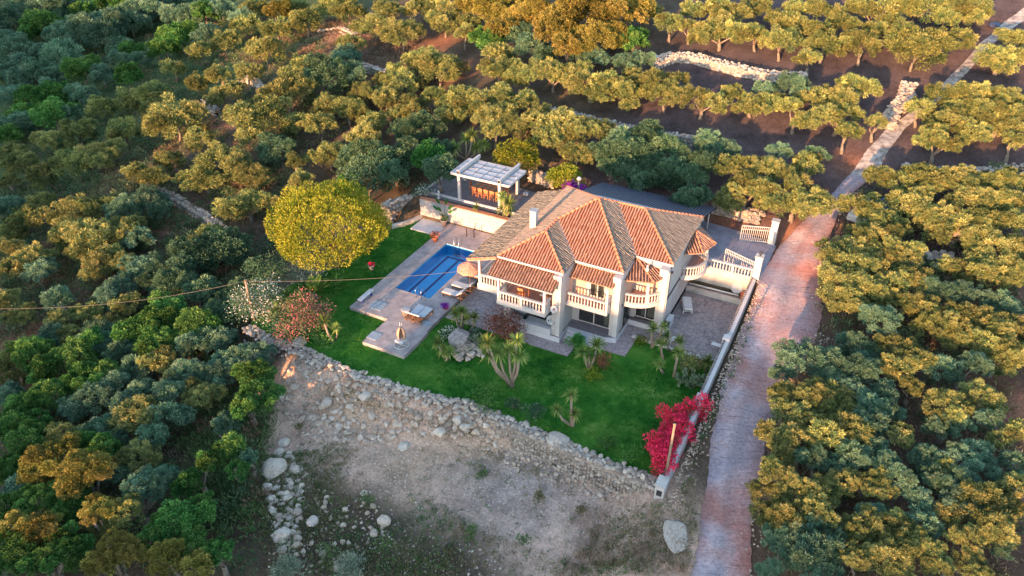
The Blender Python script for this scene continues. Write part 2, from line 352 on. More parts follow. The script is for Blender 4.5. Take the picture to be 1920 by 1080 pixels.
# soil zones (albedo of the ground itself)
RUB=[at(px,py,-1.4) for px,py in ((520,735),(600,700),(680,705),(800,755),(900,790),(1000,830),(1100,870),(1215,912),(1260,1000),(1290,1080),(1100,1090),(800,900),(620,850),(500,860))]
x=X.ravel();y=Y.ravel()
dr,_=poly_dist([(p.x,p.y) for p in RUB],x,y); wr=ss(3.2,0,dr)
soil=np.empty((len(x),3)); soil[:]=(.115,.085,.06)
w=ss(-30,-22,x)*ss(55,62,y); soil=soil*(1-w[:,None])+np.array([.12,.085,.085])*w[:,None]      # dark grove soil
w=ss(-70,-90,x)[:,None]; soil=soil*(1-w)+np.array([.07,.10,.04])*w
w=ss(-5,-1,x)*ss(60,50,y); soil=soil*(1-w[:,None])+np.array([.15,.095,.07])*w[:,None]
soil=soil*(1-wr[:,None])+np.array([.62,.41,.315])*wr[:,None]
g=at(960,890,-1.6); w=np.exp(-(((x-g.x)/5.0)**2+((y-g.y)/4.0)**2))*.65; soil=soil*(1-w[:,None])+np.array([.42,.375,.38])*w[:,None]
for px,py,r in ((660,770,2.6),(900,830,2.5),(760,860,2.2)):
    g=at(px,py,-1.4); w=np.exp(-(((x-g.x)/r)**2+((y-g.y)/r)**2))*.8; soil=soil*(1-w[:,None])+np.array([.56,.385,.27])*w[:,None]
for px,py,r in ((60,655,3),(170,520,2.5),(60,640,2),(250,330,3),(120,690,2.5),(640,65,4),(860,130,3),(700,50,4),(820,80,3),(390,190,3),(400,240,3),(1335,420,2.5),(1600,310,2),(1420,470,1.5),(1480,440,2),(560,60,3),(640,150,4),(240,360,3),(330,420,3),(1900,760,2.5),(1860,560,2),(1540,390,1.8)):
    g=gnd(px,py); w=np.exp(-(((x-g.x)/r)**2+((y-g.y)/r)**2))*.85; soil=soil*(1-w[:,None])+np.array([.36,.165,.105])*w[:,None]
me=mesh_np('ground',V,F,None,smooth=True)
me.materials.clear()
a=me.color_attributes.new('soil','FLOAT_COLOR','POINT'); a.data.foreach_set('color',np.concatenate([soil,np.ones((len(x),1))],1).astype(np.float32).ravel())
m,n,l,b=newmat('earth'); b.inputs['Roughness'].default_value=1; b.inputs['Specular IOR Level'].default_value=.1
at_=n.new('ShaderNodeAttribute'); at_.attribute_name='soil'
t1=noise(n,l,.35,8,.75,vec=geopos(n)); r1=ramp(n,l,t1.outputs[0],[(.3,.5),(.5,1.0),(.7,1.45)])
t2=noise(n,l,6,6,.8,vec=geopos(n)); r2=ramp(n,l,t2.outputs[0],[(.3,.55),(.55,1.0),(.72,1.7)])
c=mixc(n,l,1.0,at_.outputs['Color'],r1.outputs[0],'MULTIPLY'); c=mixc(n,l,1.0,c,r2.outputs[0],'MULTIPLY')
l.new(c,b.inputs['Base Color']); bump(n,l,b,t2.outputs[0],.9,.12); me.materials.append(m)
o=linkmesh('ground',me); setp(o,kind='structure')
# lawn sheet
def sheet(name,poly,z,m,kind='structure',hole=None):
    bm=bmesh.new(); vs=[bm.verts.new((p[0],p[1],z)) for p in poly]; f=bm.faces.new(vs)
    if f.calc_area()<0 : pass
    bmesh.ops.recalc_face_normals(bm,faces=bm.faces); bm.normal_update()
    if bm.faces[0].normal.z<0: bmesh.ops.reverse_faces(bm,faces=bm.faces)
    bmesh.ops.triangulate(bm,faces=bm.faces)
    if hole:
        for co_,no_ in (((hole[0],0,0),(1,0,0)),((hole[1],0,0),(1,0,0)),((0,hole[2],0),(0,1,0)),((0,hole[3],0),(0,1,0))): bmesh.ops.bisect_plane(bm,geom=bm.verts[:]+bm.edges[:]+bm.faces[:],plane_co=co_,plane_no=no_)
        dl=[f for f in bm.faces if hole[0]<f.calc_center_median().x<hole[1] and hole[2]<f.calc_center_median().y<hole[3]]; bmesh.ops.delete(bm,geom=dl,context='FACES')
    me=bpy.data.meshes.new(name); bm.to_mesh(me); bm.free(); me.materials.append(m); o=linkmesh(name,me); setp(o,kind=kind); return o
m,n,l,b=newmat('lawn_grass'); b.inputs['Roughness'].default_value=.95; b.inputs['Specular IOR Level'].default_value=.1
t1=noise(n,l,.45,6,.7,vec=geopos(n)); r1=ramp(n,l,t1.outputs[0],[(.32,(.016,.085,.013)),(.45,(.034,.15,.02)),(.56,(.08,.21,.03)),(.68,(.18,.28,.07))])
t2=noise(n,l,28,5,.8,vec=geopos(n)); r2=ramp(n,l,t2.outputs[0],[(.3,.55),(.7,1.4)])
t3=noise(n,l,2.3,8,.85,vec=geopos(n)); r3=ramp(n,l,t3.outputs[0],[(.60,0.0),(.74,.6)])
c=mixc(n,l,1.0,r1.outputs[0],r2.outputs[0],'MULTIPLY'); c=mixc(n,l,r3.outputs[0],c,(.25,.30,.20))
l.new(c,b.inputs['Base Color']); bump(n,l,b,t2.outputs[0],.8,.06); M['lawn']=m
sheet('lawn',LOT,0.0,m,hole=(-32.6,-28.1,40.9,49.9))
# cobbled paving material
def paving(name,c1,c2,sc):
    m,n,l,b=newmat(name); b.inputs['Roughness'].default_value=.85
    v=n.new('ShaderNodeTexVoronoi'); v.feature='DISTANCE_TO_EDGE'; v.inputs['Scale'].default_value=sc; p=geopos(n); l.new(p,v.inputs['Vector'])
    r=ramp(n,l,v.outputs['Distance'],[(.0,.45),(.07,1.0)]); t=noise(n,l,1.3,6,.7,vec=p); q=ramp(n,l,t.outputs[0],[(.35,c1),(.65,c2)])
    c=mixc(n,l,1.0,q.outputs[0],r.outputs[0],'MULTIPLY'); l.new(c,b.inputs['Base Color']); bump(n,l,b,r.outputs[0],.4,.02); return m
M['pave']=paving('stone_paving',(.40,.34,.35),(.27,.23,.25),2.6)
M['pave2']=paving('courtyard_paving',(.38,.31,.30),(.25,.205,.215),2.4)
# front strip paving beside house
P=[at(831.5,590.8,.1),at(960,632,.1),at(1064,667,.1),at(1074,650,.1),at(1120,660,.1),at(1172,667,.1),at(1188,640,.1)]
strip=[(-26.45,40.1),(P[2].x-3.2,40.15),(P[2].x-3.2,P[2].y),(P[2].x,P[2].y),(P[2].x+.05,42.0),(P[5].x-3.4,42.0),(P[5].x-3.4,P[5].y),(P[5].x,P[5].y),(P[5].x+.05,44.7),(-12.3,44.7),(-12.3,47.5),(-26.45,47.5)]
MB().prism(strip,-.05,.09).own('patio',M['pave'],None,None,kind='structure')
MB().box(-26.6,-22,47.48,52.6,-.05,.1).own('patio',M['pave'],None,None,kind='structure')
# courtyard
MB().box(-12.3,-6.4,44.55,53.0,-.05,.11).own('courtyard_paving',M['pave2'],None,None,kind='structure')
# driveway + terrace
MB().prism([(-12.0,53.2),(-5.7,53.2),(-5.7,59.2),(-8.6,60.2),(-12,60.6),(-24,60.6),(-24,54.3),(-12,54.3)],1.9,2.02).own('driveway',M['conc_dark'],None,None,kind='structure')
MB().prism([(-37.0,53.6),(-24.4,53.6),(-24.4,58.2),(-29,58.9),(-37.6,58.9)],1.9,2.03).own('terrace_paving',M['deckstone'],None,None,kind='structure')
# ------------------------------------------------------------------ road
RL=[(1290,1100),(1312,1000),(1322,920),(1335,820),(1352,730),(1385,640),(1410,570),(1436,500),(1466,458),(1520,405),(1562,362),(1592,330),(1625,285),(1660,245),(1716,205),(1762,165),(1806,120),(1840,80),(1880,45),(1925,12)]
RR=[(1404,1100),(1408,1000),(1418,920),(1440,820),(1472,730),(1532,640),(1540,570),(1534,500),(1545,458),(1572,405),(1602,362),(1640,330),(1690,285),(1716,245),(1762,205),(1802,165),(1842,120),(1880,80),(1935,45),(1990,12)]
def strip_road(name,L,Rr,m,dz):
    Lp=[gnd(*p) for p in L]; Rp=[gnd(*p) for p in Rr]; 
    def dens(Q):
        out=[]
        for i in range(len(Q)-1):
            k=max(2,int((Q[i+1]-Q[i]).length/.5))
            out+= [Q[i].lerp(Q[i+1],j/k) for j in range(k)]
        return out+[Q[-1]]
    NN=160
    def res(Q):
        Q=[Vector((q.x,q.y)) for q in Q]; ds=[0]
        for i in range(1,len(Q)): ds.append(ds[-1]+(Q[i]-Q[i-1]).length)
        out=[]
        for k in range(NN):
            s=ds[-1]*k/(NN-1); i=min(len(ds)-2,max(0,int(np.searchsorted(ds,s))-1)); out.append(Q[i].lerp(Q[i+1],(s-ds[i])/(ds[i+1]-ds[i])))
        return out,ds[-1]
    A,_=res(Lp);B_,Ln=res(Rp); W=14; V=[];uv=[]
    for k in range(NN):
        for j in range(W+1):
            t=j/W; e=0
            if j in (0,W): t+= .012*math.sin(k*1.7+j)+.02*math.sin(k*.31)
            p=A[k].lerp(B_[k],t); V.append((p.x,p.y)); uv.append((t,Ln*k/(NN-1)))
    V=np.array(V); z=terr(V[:,0],V[:,1])+dz; 
    i=np.arange(NN*(W+1)).reshape(NN,W+1); F=np.stack([i[:-1,:-1],i[:-1,1:],i[1:,1:],i[1:,:-1]],-1).reshape(-1,4)
    me=mesh_np(name,np.c_[V,z],F,m,smooth=True); at2=me.attributes.new('rd','FLOAT2','POINT'); at2.data.foreach_set('vector',np.array(uv,np.float32).ravel())
    o=linkmesh(name,me); setp(o,kind='structure'); return o
m,n,l,b=newmat('scored_concrete'); b.inputs['Roughness'].default_value=.9
a_=n.new('ShaderNodeAttribute'); a_.attribute_name='rd'; mp=n.new('ShaderNodeMapping'); mp.inputs['Scale'].default_value=(2.2,6.5,1); l.new(a_.outputs['Vector'],mp.inputs['Vector'])
t1=noise(n,l,1.0,5,.7,vec=mp.outputs[0]); r1=ramp(n,l,t1.outputs[0],[(.30,.45),(.42,.92),(.7,1.15)])
t2=noise(n,l,.22,5,.6,vec=geopos(n)); r2=ramp(n,l,t2.outputs[0],[(.33,(.30,.26,.30)),(.47,(.42,.34,.36)),(.56,(.44,.28,.27)),(.66,(.40,.19,.16))])
t4=noise(n,l,5,6,.8,vec=geopos(n)); r4=ramp(n,l,t4.outputs[0],[(.32,.5),(.5,1.0),(.68,1.3)])
sx=n.new('ShaderNodeSeparateXYZ'); l.new(a_.outputs['Vector'],sx.inputs[0]); ry=ramp(n,l,sx.outputs[0],[(0,(.6,.58,.6)),(.10,(.85,.85,.9)),(.28,(1.12,1.1,1.1)),(.46,(.82,.8,.82)),(.68,(1.15,1.0,.98)),(.86,(1.0,.75,.7)),(1,(.75,.48,.40))])
c=mixc(n,l,1,r2.outputs[0],r1.outputs[0],'MULTIPLY'); c=mixc(n,l,1,c,r4.outputs[0],'MULTIPLY'); c=mixc(n,l,.8,c,ry.outputs[0],'MULTIPLY')
l.new(c,b.inputs['Base Color']); bump(n,l,b,r1.outputs[0],.5,.04)
RR=[r_ if i_<12 else (l_[0]+(r_[0]-l_[0])*.62,l_[1]+(r_[1]-l_[1])*.62) for i_,(l_,r_) in enumerate(zip(RL,RR))]
strip_road('road',RL[:12],RR[:12],m,.05)
M['track']=mat('pale_rocky_track',(.50,.45,.42),(.22,.18,.17),1.6,.95,.6,bscale=7,lo=.38,hi=.6)
strip_road('dirt_track',RL[11:],RR[11:],M['track'],.05)
SC_PART2=True
# ------------------------------------------------------------------ villa
villa=E('villa','two storey white villa with terracotta hipped roofs and balustraded balconies','villa',(-17,46,0))
xL,x1,x2,x3=-22.7,-17.5,-13.8,-11.0; y1,y2,y3,yB=41.7,43.7,46.3,54.2; ze,sl_=5.8,.54
def rz(t): return ze+sl_*t
P1=(xL+2.6,y1+2.6,rz(2.6)); Q1=(P1[0],y2+2.6,rz(2.6)); A=(-17.8,48.6,rz(4.9)); A2=(-17.75,48.7,rz(4.9)); T=(-16.73,49.9,7.74); P3=(-14.5,49.9,7.74)
def tile_mesh(name,poly,m,pu=.215,pv=.37,h=.085,lift=.0):
    P=[Vector(p) for p in poly]; nv=Vector()
    for i in range(len(P)): nv+=P[i].cross(P[(i+1)%len(P)])
    nv.normalize(); 
    if nv.z<0: nv=-nv; P=P[::-1]
    u=Vector((0,0,1)).cross(nv).normalized(); v=nv.cross(u)
    o=P[0]; us=[(p-o).dot(u) for p in P]; vs_=[(p-o).dot(v) for p in P]
    u0,u1_,v0,v1=min(us)-pu,max(us)+pu,min(vs_),max(vs_)+.02
    nc=int((u1_-u0)/pu)+1; nr=int((v1-v0)/pv)+1
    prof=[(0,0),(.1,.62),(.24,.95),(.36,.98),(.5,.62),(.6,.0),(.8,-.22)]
    K=len(prof); V=[];Fc=[];Tn=[]
    r_=np.random.default_rng(len(poly)*17+int(abs(o.x)*10))
    for r in range(nr):
        for c in range(nc):
            jit=r_.normal(0,.012); tn=float(np.clip(r_.normal(.45,.27),0,1)); hh=h*(1+r_.normal(0,.08))
            b=len(V)
            for e,(vv,up) in enumerate(((v0+r*pv-.02,.03),(v0+(r+1)*pv+.01,.0))):
                for k in range(K+1):
                    q=prof[k%K]; uu=u0+(c+(q[0] if k<K else 1.0))*pu+jit
                    V.append(o+u*uu+v*vv+nv*(q[1]*hh+up+lift)); Tn.append(.18+.82*tn if 0<k<5 else 0.0)  # pan vertices get the painted shade tone
            for k in range(K): Fc.append((b+k,b+k+1,b+K+1+k+1,b+K+1+k))
    me=bpy.data.meshes.new(name); me.from_pydata([tuple(p) for p in V],[],Fc)
    at_=me.attributes.new('tint','FLOAT','POINT'); at_.data.foreach_set('value',Tn)
    bm=bmesh.new(); bm.from_mesh(me)
    for i in range(len(P)):
        a,b=P[i],P[(i+1)%len(P)]; e=(b-a).normalized(); out=e.cross(nv)
        bmesh.ops.bisect_plane(bm,geom=bm.verts[:]+bm.edges[:]+bm.faces[:],plane_co=a+out*.012,plane_no=out,clear_outer=True)
    bm.to_mesh(me); bm.free(); me.materials.append(m)
    # underlay
    org=ORG[villa]
    for vert in me.vertices: vert.co-=org
    ob=linkmesh(name,me,villa)
    s=MB(); n_=len(P); lo=[p-nv*.035 for p in P]; l2=[p-nv*.14 for p in P]
    s.add(lo+l2,[tuple(range(n_)),tuple(reversed(range(n_,2*n_)))]+[(i,n_+i,n_+(i+1)%n_,(i+1)%n_) for i in range(n_)])
    s.build('roof_board',M['rafter'],ob); return ob
M['rafter']=mat('roof_underside',(.42,.27,.21),(.34,.21,.16),3,.9)
hip=dict(f1=([(xL,y1,ze),(x1,y1,ze),P1],'tile'),r1=([(x1,y1,ze),(x1,y2,ze),Q1,P1],'tile_weathered'),
 f2=([(x1,y2,ze),(x2,y2,ze),A,Q1],'tile'),r2=([(x2,y2,ze),(x2,y3,ze),T,A],'tile_weathered'),
 f3=([(x2,y3,ze),(x3,y3,ze),P3,T],'tile'),r3=([(x3,y3,ze),(x3,yB,ze),P3],'tile_weathered'),
 l1=([(xL,y1,ze),P1,Q1,(xL,Q1[1],ze)],'tile_mossy2'),l2=([(xL,Q1[1],ze),Q1,A,(xL,yB,ze)],'tile_mossy2'),
 b1=([(xL+.3,yB,5.36),A,T,(T[0],yB,5.36)],'tile_weathered'),b2=([(T[0],yB,5.36),T,P3,(x3-.3,yB,5.36)],'tile_weathered'))
M['tile_mossy2']=tilemat('grey_beige_tile',(.27,.205,.175),(.34,.27,.23),(.19,.15,.13),.5,21)  # left slope: weathered grey, darkened to carry its unlit tone as well
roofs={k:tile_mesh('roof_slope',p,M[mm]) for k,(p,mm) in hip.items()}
roofs['f1']['label']='sunlit terracotta hip over the pool side balcony'; roofs['l1']['label']='grey weathered, unlit tile slope'; roofs['l2']['label']='grey weathered, unlit tile slope'
# lower roofs
pr=dict(p1=([(-22.85,40.4,4.88),(-17.7,40.4,4.88),(-17.55,41.85,5.62),(-22.7,41.85,5.62)],'tile_porch'),
 p2=([(-17.95,42.85,4.9),(-14.2,42.85,4.9),(-13.82,44.0,5.6),(-17.6,44.0,5.6)],'tile_porch'),
 p3a=([(-13.85,44.05,5.0),(-11.8,44.72,4.98),(-13.85,46.4,5.72)],'tile_porch'),p3b=([(-11.8,44.72,4.98),(-10.95,46.55,5.05),(-13.85,46.4,5.72)],'tile_porch'),
 p4a=([(-11.0,49.5,5.02),(-9.85,50.25,5.0),(-11.0,52.0,5.72)],'tile_porch'),p4b=([(-9.85,50.25,5.0),(-9.3,52.0,5.0),(-11.0,52.0,5.72)],'tile_porch'),p4c=([(-9.3,52.0,5.0),(-11.0,53.9,5.02),(-11.0,52.0,5.72)],'tile_porch'),
 ver=([(-24.95,41.05,5.2),(xL-.02,41.5,5.72),(xL-.02,53.6,5.72),(-24.95,53.2,5.2)],'tile_mossy'))
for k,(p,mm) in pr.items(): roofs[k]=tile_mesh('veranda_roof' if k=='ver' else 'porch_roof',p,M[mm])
roofs['ver']['label']='dark mossy lean-to roof over the poolside veranda'
def cap(a,b,r=.085):
    s=MB(); a=Vector(a)+Vector((0,0,.06)); b=Vector(b)+Vector((0,0,.06)); n_=max(2,int((b-a).length/.38))
    for i in range(n_): s.tube([a.lerp(b,i/n_),a.lerp(b,(i+1.06)/n_)],[r*1.12,r*.9],7)
    s.build('ridge_cap',M['ridge'],roofs['f2'])
for a_,b_ in (((xL,y1,ze),P1),((x1,y1,ze),P1),(P1,Q1),(Q1,A),((x2,y2,ze),A),(A,T),(T,P3),(P3,(x3,y3,ze)),(P3,(x3,yB,ze)),((xL,yB,ze),A)): cap(a_,b_)
for a_,b_ in ((pr['p3a'][0][1],pr['p3a'][0][2]),(pr['p4a'][0][1],pr['p4a'][0][2]),(pr['p4b'][0][1],pr['p4b'][0][2])): cap(a_,b_,.07)
cap((-24.95,41.05,5.2),(xL,41.5,5.72),.07)
for a_,b_ in (((x1,y2,ze),Q1),((x2,y3,ze),T)): MB().beam(Vector(a_)+Vector((0,0,.05)),Vector(b_)+Vector((0,0,.05)),.2,.03).build('valley_flashing',M['flash'],roofs['r1'])
s=MB(); s.beam((-22.3,54.42,5.44),(-11.0,54.42,5.44),.3,.07); s.build('back_flashing',M['flash'],roofs['b1'])
for a_,b_ in (((xL,y1-.06,ze-.02),(x1+.05,y1-.06,ze-.02)),((x1,y2-.06,ze-.02),(x2+.05,y2-.06,ze-.02)),((x2,y3-.06,ze-.02),(x3+.05,y3-.06,ze-.02))):
    g=MB(); a0=Vector(a_);b0=Vector(b_); n_=int((b0-a0).length/.215)
    g.beam(a0,b0,.09,.13)
    for i in range(n_): q=a0.lerp(b0,(i+.5)/n_); g.tube([q+Vector((0,-.055,.03)),q+Vector((0,.03,.03))],.06,6)
    g.build('gutter',M['white'],villa)
s=MB(); s.beam((-22.85,40.36,4.82),(-17.7,40.36,4.82),.07,.1); s.build('gutter',M['dark2'] if 'dark2' in M else M['galv'],villa)
s=MB(); s.beam((xL-.03,y1,5.62),(xL-.03,yB,5.62),.1,.16); s.build('fascia',M['white'],villa)
# chimney, vents, finials
ch=MB(); ch.bbox(-22.05,-21.55,45.6,46.05,5.6,7.75,.02).build('chimney',M['white'],roofs['l1'])
MB().box(-22.1,-21.5,45.55,46.1,7.75,7.81).build('chimney_cap',M['galv'],roofs['l1'])
s=MB(); s.lathe([(.09,0),(.09,.9),(.2,.92),(.22,1.02),(.1,1.15)],(-21.6,54.0,5.9),10); s.build('flue_pipe',M['galv'],villa)
s=MB(); s.lathe([(.03,0),(.12,.1),(.13,.25),(.05,.36),(.08,.45),(.02,.6)],(-12.55,45.3,5.35),8); s.build('finial',M['white'],roofs['p3a'])
# plinth / floors
pl=[(-22.3,41.15),(-17.35,41.15),(-17.35,42.75),(-14.45,42.75),(-13.65,43.05),(-13.65,45.7),(-11.1,45.7),(-11.1,54.2),(-22.3,54.2)]
MB().prism(pl,0,.5).build('plinth',M['plinth'],villa)
fl=[(-22.28,41.22),(-17.42,41.22),(-17.42,42.82),(-14.45,42.82),(-13.72,43.12),(-13.72,45.77),(-11.16,45.77),(-11.16,54.1),(-22.28,54.1)]
MB().prism(fl,.5,.516).build('floor',M['greytile'],villa)
st=MB()
for i,(ya,zb) in enumerate(((41.85,.16),(42.15,.33),(42.45,.488))): st.box(-17.3,-14.5+.003*i,ya,42.74-.003*i,0.0,zb)
st.build('steps',M['plinth'],villa)
# walls with openings, facing -y
def wall_y(xa,xb,y,za,zb,ops,th=.22):
    s=MB(); ops=sorted(ops); cx=xa
    for (oa,ob,oz0,oz1) in ops:
        if oa>cx: s.box(cx,oa,y,y+th,za,zb)
        if oz0>za: s.box(oa,ob,y,y+th,za,oz0)
        if oz1<zb: s.box(oa,ob,y,y+th,oz1,zb)
        cx=ob
    if cx<xb: s.box(cx,xb,y,y+th,za,zb)
    s.build('wall',M['wall'],villa)
FR=M['white']
def window(xa,xb,y,za,zb,nm='window',mull=1,curt=(),door=False,inside=(.16,.10,.07)):
    f=MB(); t=.07; yy=y+.05
    f.box(xa,xa+t,yy,yy+.09,za,zb); f.box(xb-t,xb,yy,yy+.09,za,zb); f.box(xa+t,xb-t,yy,yy+.09,zb-t,zb); f.box(xa+t,xb-t,yy,yy+.09,za,za+t)
    for k in range(mull): xm=xa+(xb-xa)*(k+1)/(mull+1); f.box(xm-t/2,xm+t/2,yy+.003,yy+.087,za+t,zb-t)
    fo=f.build(nm,FR,villa)
    for k in range(mull+1):
        p0=xa+t+(xb-xa-2*t)*k/(mull+1)+.01; p1=xa+t+(xb-xa-2*t)*(k+1)/(mull+1)-.01
        MB().quad((p0,yy+.045,za+t),(p1,yy+.045,za+t),(p1,yy+.045,zb-t),(p0,yy+.045,zb-t)).build('pane',M['glass'],fo)
    for (ca,cb) in curt:
        c=MB(); n_=14; vs=[]
        for i in range(n_+1):
            xx=ca+(cb-ca)*i/n_; dy=.03*math.sin(i*2.1); vs+=[(xx,yy+.3+dy,za+.03),(xx,yy+.3+dy,zb-.02)]
        c.add(vs,[(2*i,2*i+2,2*i+3,2*i+1) for i in range(n_)],True); c.build('curtain',M['curtain'],fo)
    return fo
def shutter(xa,xb,y,za,zb):
    f=MB(); n_=int((xb-xa)/.11)
    for i in range(n_): f.box(xa+(xb-xa)*i/n_+.008,xa+(xb-xa)*(i+1)/n_-.008,y-.03,y+.02,za,zb)
    f.box(xa,xb,y+.021,y+.05,za,zb); f.build('shutter',M['shutter'],villa)
M['shutter']=mat('peach_shutter',(.66,.44,.35),(.58,.38,.30),2,.7)
wall_y(-22.3,-18.1,43.8,.5,2.7,[(-20.8,-19.0,.516,2.5)]); window(-20.8,-19.0,43.8,.52,2.5,'patio_door',1)
wall_y(-22.3,-18.1,43.8,3.0,5.6,[(-20.3,-18.9,3.02,5.0)]); window(-20.3,-18.9,43.8,3.02,5.0,'balcony_door',1)
wall_y(-17.5,-14.3,43.8,.5,2.7,[(-17.05,-14.5,.516,2.55)]); window(-17.05,-14.5,43.8,.52,2.55,'sliding_door',1,[(-15.05,-14.6)])
wall_y(-17.5,-14.3,43.8,3.0,5.7,[(-16.25,-15.05,3.05,5.0)]); window(-16.25,-15.05,43.8,3.05,5.0,'balcony_door',1,[(-15.95,-15.7),(-15.35,-15.1)]); shutter(-17.35,-16.55,43.8,3.05,4.9); shutter(-14.95,-14.4,43.8,3.05,4.9)
wall_y(-13.75,-11.7,46.2,.5,2.7,[(-13.4,-11.75,.516,2.6)]); window(-13.4,-11.75,46.2,.6,2.6,'sliding_door',1,[(-12.5,-11.8),(-13.0,-12.7)])
wall_y(-13.75,-11.1,46.2,3.0,5.75,[]); shutter(-13.0,-12.1,46.2,3.05,5.0); shutter(-12.0,-11.25,46.2,3.05,5.0)
# solid wings and pillars
s=MB(); s.box(-18.1,-17.5,41.35,44.4,.516,2.7); s.box(-18.1,-17.5,41.35,44.4,2.7,5.62); s.build('side_wall',M['wall'],villa)
MB().box(-17.75,-17.44,41.29,42.0,.516,5.7).build('pilaster',M['white'],villa)
s=MB(); s.box(-14.3,-13.75,43.15,46.4,.516,5.62); s.build('side_wall',M['wall'],villa)
MB().box(-14.02,-13.69,43.09,43.6,.52,5.6).build('pilaster',M['white'],villa)
s=MB(); s.box(-11.7,-11.1,45.55,46.6,.516,5.7); s.box(-11.35,-11.1,46.6,54.0,.1,5.75); s.box(-22.3,-22.05,44.02,54.0,.516,2.7); s.box(-22.3,-22.05,44.02,54.0,3.0,5.6); s.box(-22.05,-11.35,53.75,54.0,.516,5.75); s.build('side_wall',M['wall'],villa)
MB().box(-11.4,-11.04,45.49,46.0,.52,5.66).build('pilaster',M['white'],villa)
s=MB(); s.box(-13.7,-13.69+.02,43.8,46.2,.52,.53); s.box(-18.05,-14.2,46.5,46.6,.52,5.7); s.box(-13.6,-11.4,48.2,48.3,.52,5.7); s.box(-22,-18.1,46.0,46.1,.52,5.7)
s.build('interior_wall',mat('interior_brown',(.17,.10,.07),(.12,.075,.055),2,.9),villa)
MB().tube([(-11.02,45.7,5.5),(-11.02,45.7,.15)],.05,7).build('downpipe',M['white'],villa)
MB().box(-13.70,-13.66,44.5,45.7,.6,2.5).build('side_window',M['glass'],villa)
# upper slab
s=MB(); s.prism([(-22.3,43.6),(-17.5,43.6),(-17.5,43.9),(-13.75,43.9),(-13.75,46.2),(-11.1,46.2),(-11.1,54.0),(-22.3,54.0)],2.72,2.98); s.build('upper_floor',M['wall'],villa)
# ------- balconies
def bal_profile(h): return [(.062,0),(.062,.05),(.035,.08),(.055,.2*h+.1),(.066,.42*h),(.04,.66*h),(.032,.8*h),(.05,.9*h),(.058,h)]
BH=.62
_bm=MB().lathe(bal_profile(BH),(0,0,0),8).mesh('baluster',M['white'])
def baluster(p,parent,h=BH):
    o=bpy.data.objects.new('baluster',_bm); COL.objects.link(o); o.parent=parent; o.location=Vector(p)-ORG.get(parent,Vector()); return o
def rail_run(pts,z,parent,ends=(True,True),step=.235,midpost=None):
    pts=[Vector((p[0],p[1],0)) for p in pts]; L=[0]
    for i in range(len(pts)-1): L.append(L[-1]+(pts[i+1]-pts[i]).length)
    def pos(s):
        for i in range(len(pts)-1):
            if s<=L[i+1]+1e-6: return pts[i].lerp(pts[i+1],(s-L[i])/(L[i+1]-L[i]))
        return pts[-1]
    r=MB(); r2=MB()
    for i in range(len(pts)-1):
        a,b=pts[i],pts[i+1]
        r.beam((a.x,a.y,z+BH+.15),(b.x,b.y,z+BH+.15),.2,.1+.001*(i%2)); r2.beam((a.x,a.y,z+.04),(b.x,b.y,z+.04),.17,.08+.001*(i%2))
    r.build('hand_rail',M['white'],parent); r2.build('foot_rail',M['white'],parent)
    n_=max(2,int(L[-1]/step)); 
    for k in range(n_):
        s_=L[-1]*(k+.5)/n_; p=pos(s_)
        if midpost and k==n_//2:
            MB().box(p.x-.1,p.x+.1,p.y-.08,p.y+.08,z,z+BH+.2-.002).build('rail_post',M['white'],parent); continue
        baluster((p.x,p.y,z+.08),parent)
def balcony(name,outline,front,posts=(),z0=2.7,z1=3.0,label=None,mid=True,fl=True):
    s=MB(); s.prism(outline,z0,z1-.02); o=s.build(name,M['white'],villa)
    cx=sum(p[0] for p in outline)/len(outline); cy=sum(p[1] for p in outline)/len(outline)
    MB().prism([(cx+(p[0]-cx)*.97,cy+(p[1]-cy)*.97) for p in outline],z1-.019,z1-.004).build('balcony_floor',M['pinktile'],o)
    for run in front: rail_run(run,z1-.02,o,midpost=mid and len(run)==2 and (Vector((*run[0],0))-Vector((*run[1],0))).length>3)
    for (px,py,zt) in posts: MB().bbox(px-.09,px+.09,py-.09,py+.09,z1-.02,zt,.015).build('post',M['white'],o)
    if label: o['label']=label
    return o
b1=balcony('balcony',[(-22.05,40.25),(-18.15,40.25),(-18.1,43.8),(-22.05,43.8)],[[(-21.9,40.38),(-18.3,40.38)],[(-18.25,40.5),(-18.25,41.3)],[(-21.95,40.5),(-21.95,41.7)]],[(-21.93,40.38,4.85),(-18.27,40.38,4.85)],label='projecting covered balcony with orange table')
b2=balcony('balcony',[(-17.5,42.4),(-14.3,42.4),(-14.3,43.8),(-17.5,43.8)],[[(-17.4,42.52),(-14.5,42.52)],[(-14.4,42.6),(-14.4,43.3)]],[(-14.4,42.52,4.9)],mid=True,label='middle balcony under a tiled porch')
arc=[(-13.6+2.5*math.cos(a),46.7+2.5*math.sin(a)) for a in [math.radians(-90+90*i/10) for i in range(11)]]
arcr=[(-13.6+2.38*math.cos(a),46.7+2.38*math.sin(a)) for a in [math.radians(-90+84*i/10) for i in range(11)]]
b3=balcony('balcony',[(-13.75,44.2)]+arc+[(-11.1,46.2),(-13.75,46.2)],[[(-13.75,44.32)]+arcr],[(-12.2,44.86,4.95),(-11.2,46.3,5.0)],label='curved corner balcony')
arc4=[(-11.1+1.5*math.cos(a),51.4+1.9*math.sin(a)) for a in [math.radians(-90+180*i/14) for i in range(15)]]
arc4r=[(-11.1+1.38*math.cos(a),51.4+1.78*math.sin(a)) for a in [math.radians(-86+172*i/14) for i in range(15)]]
b4=balcony('balcony',arc4,[arc4r],[(-9.98,52.5,5.0)],label='small round balcony on the side wall',mid=False)
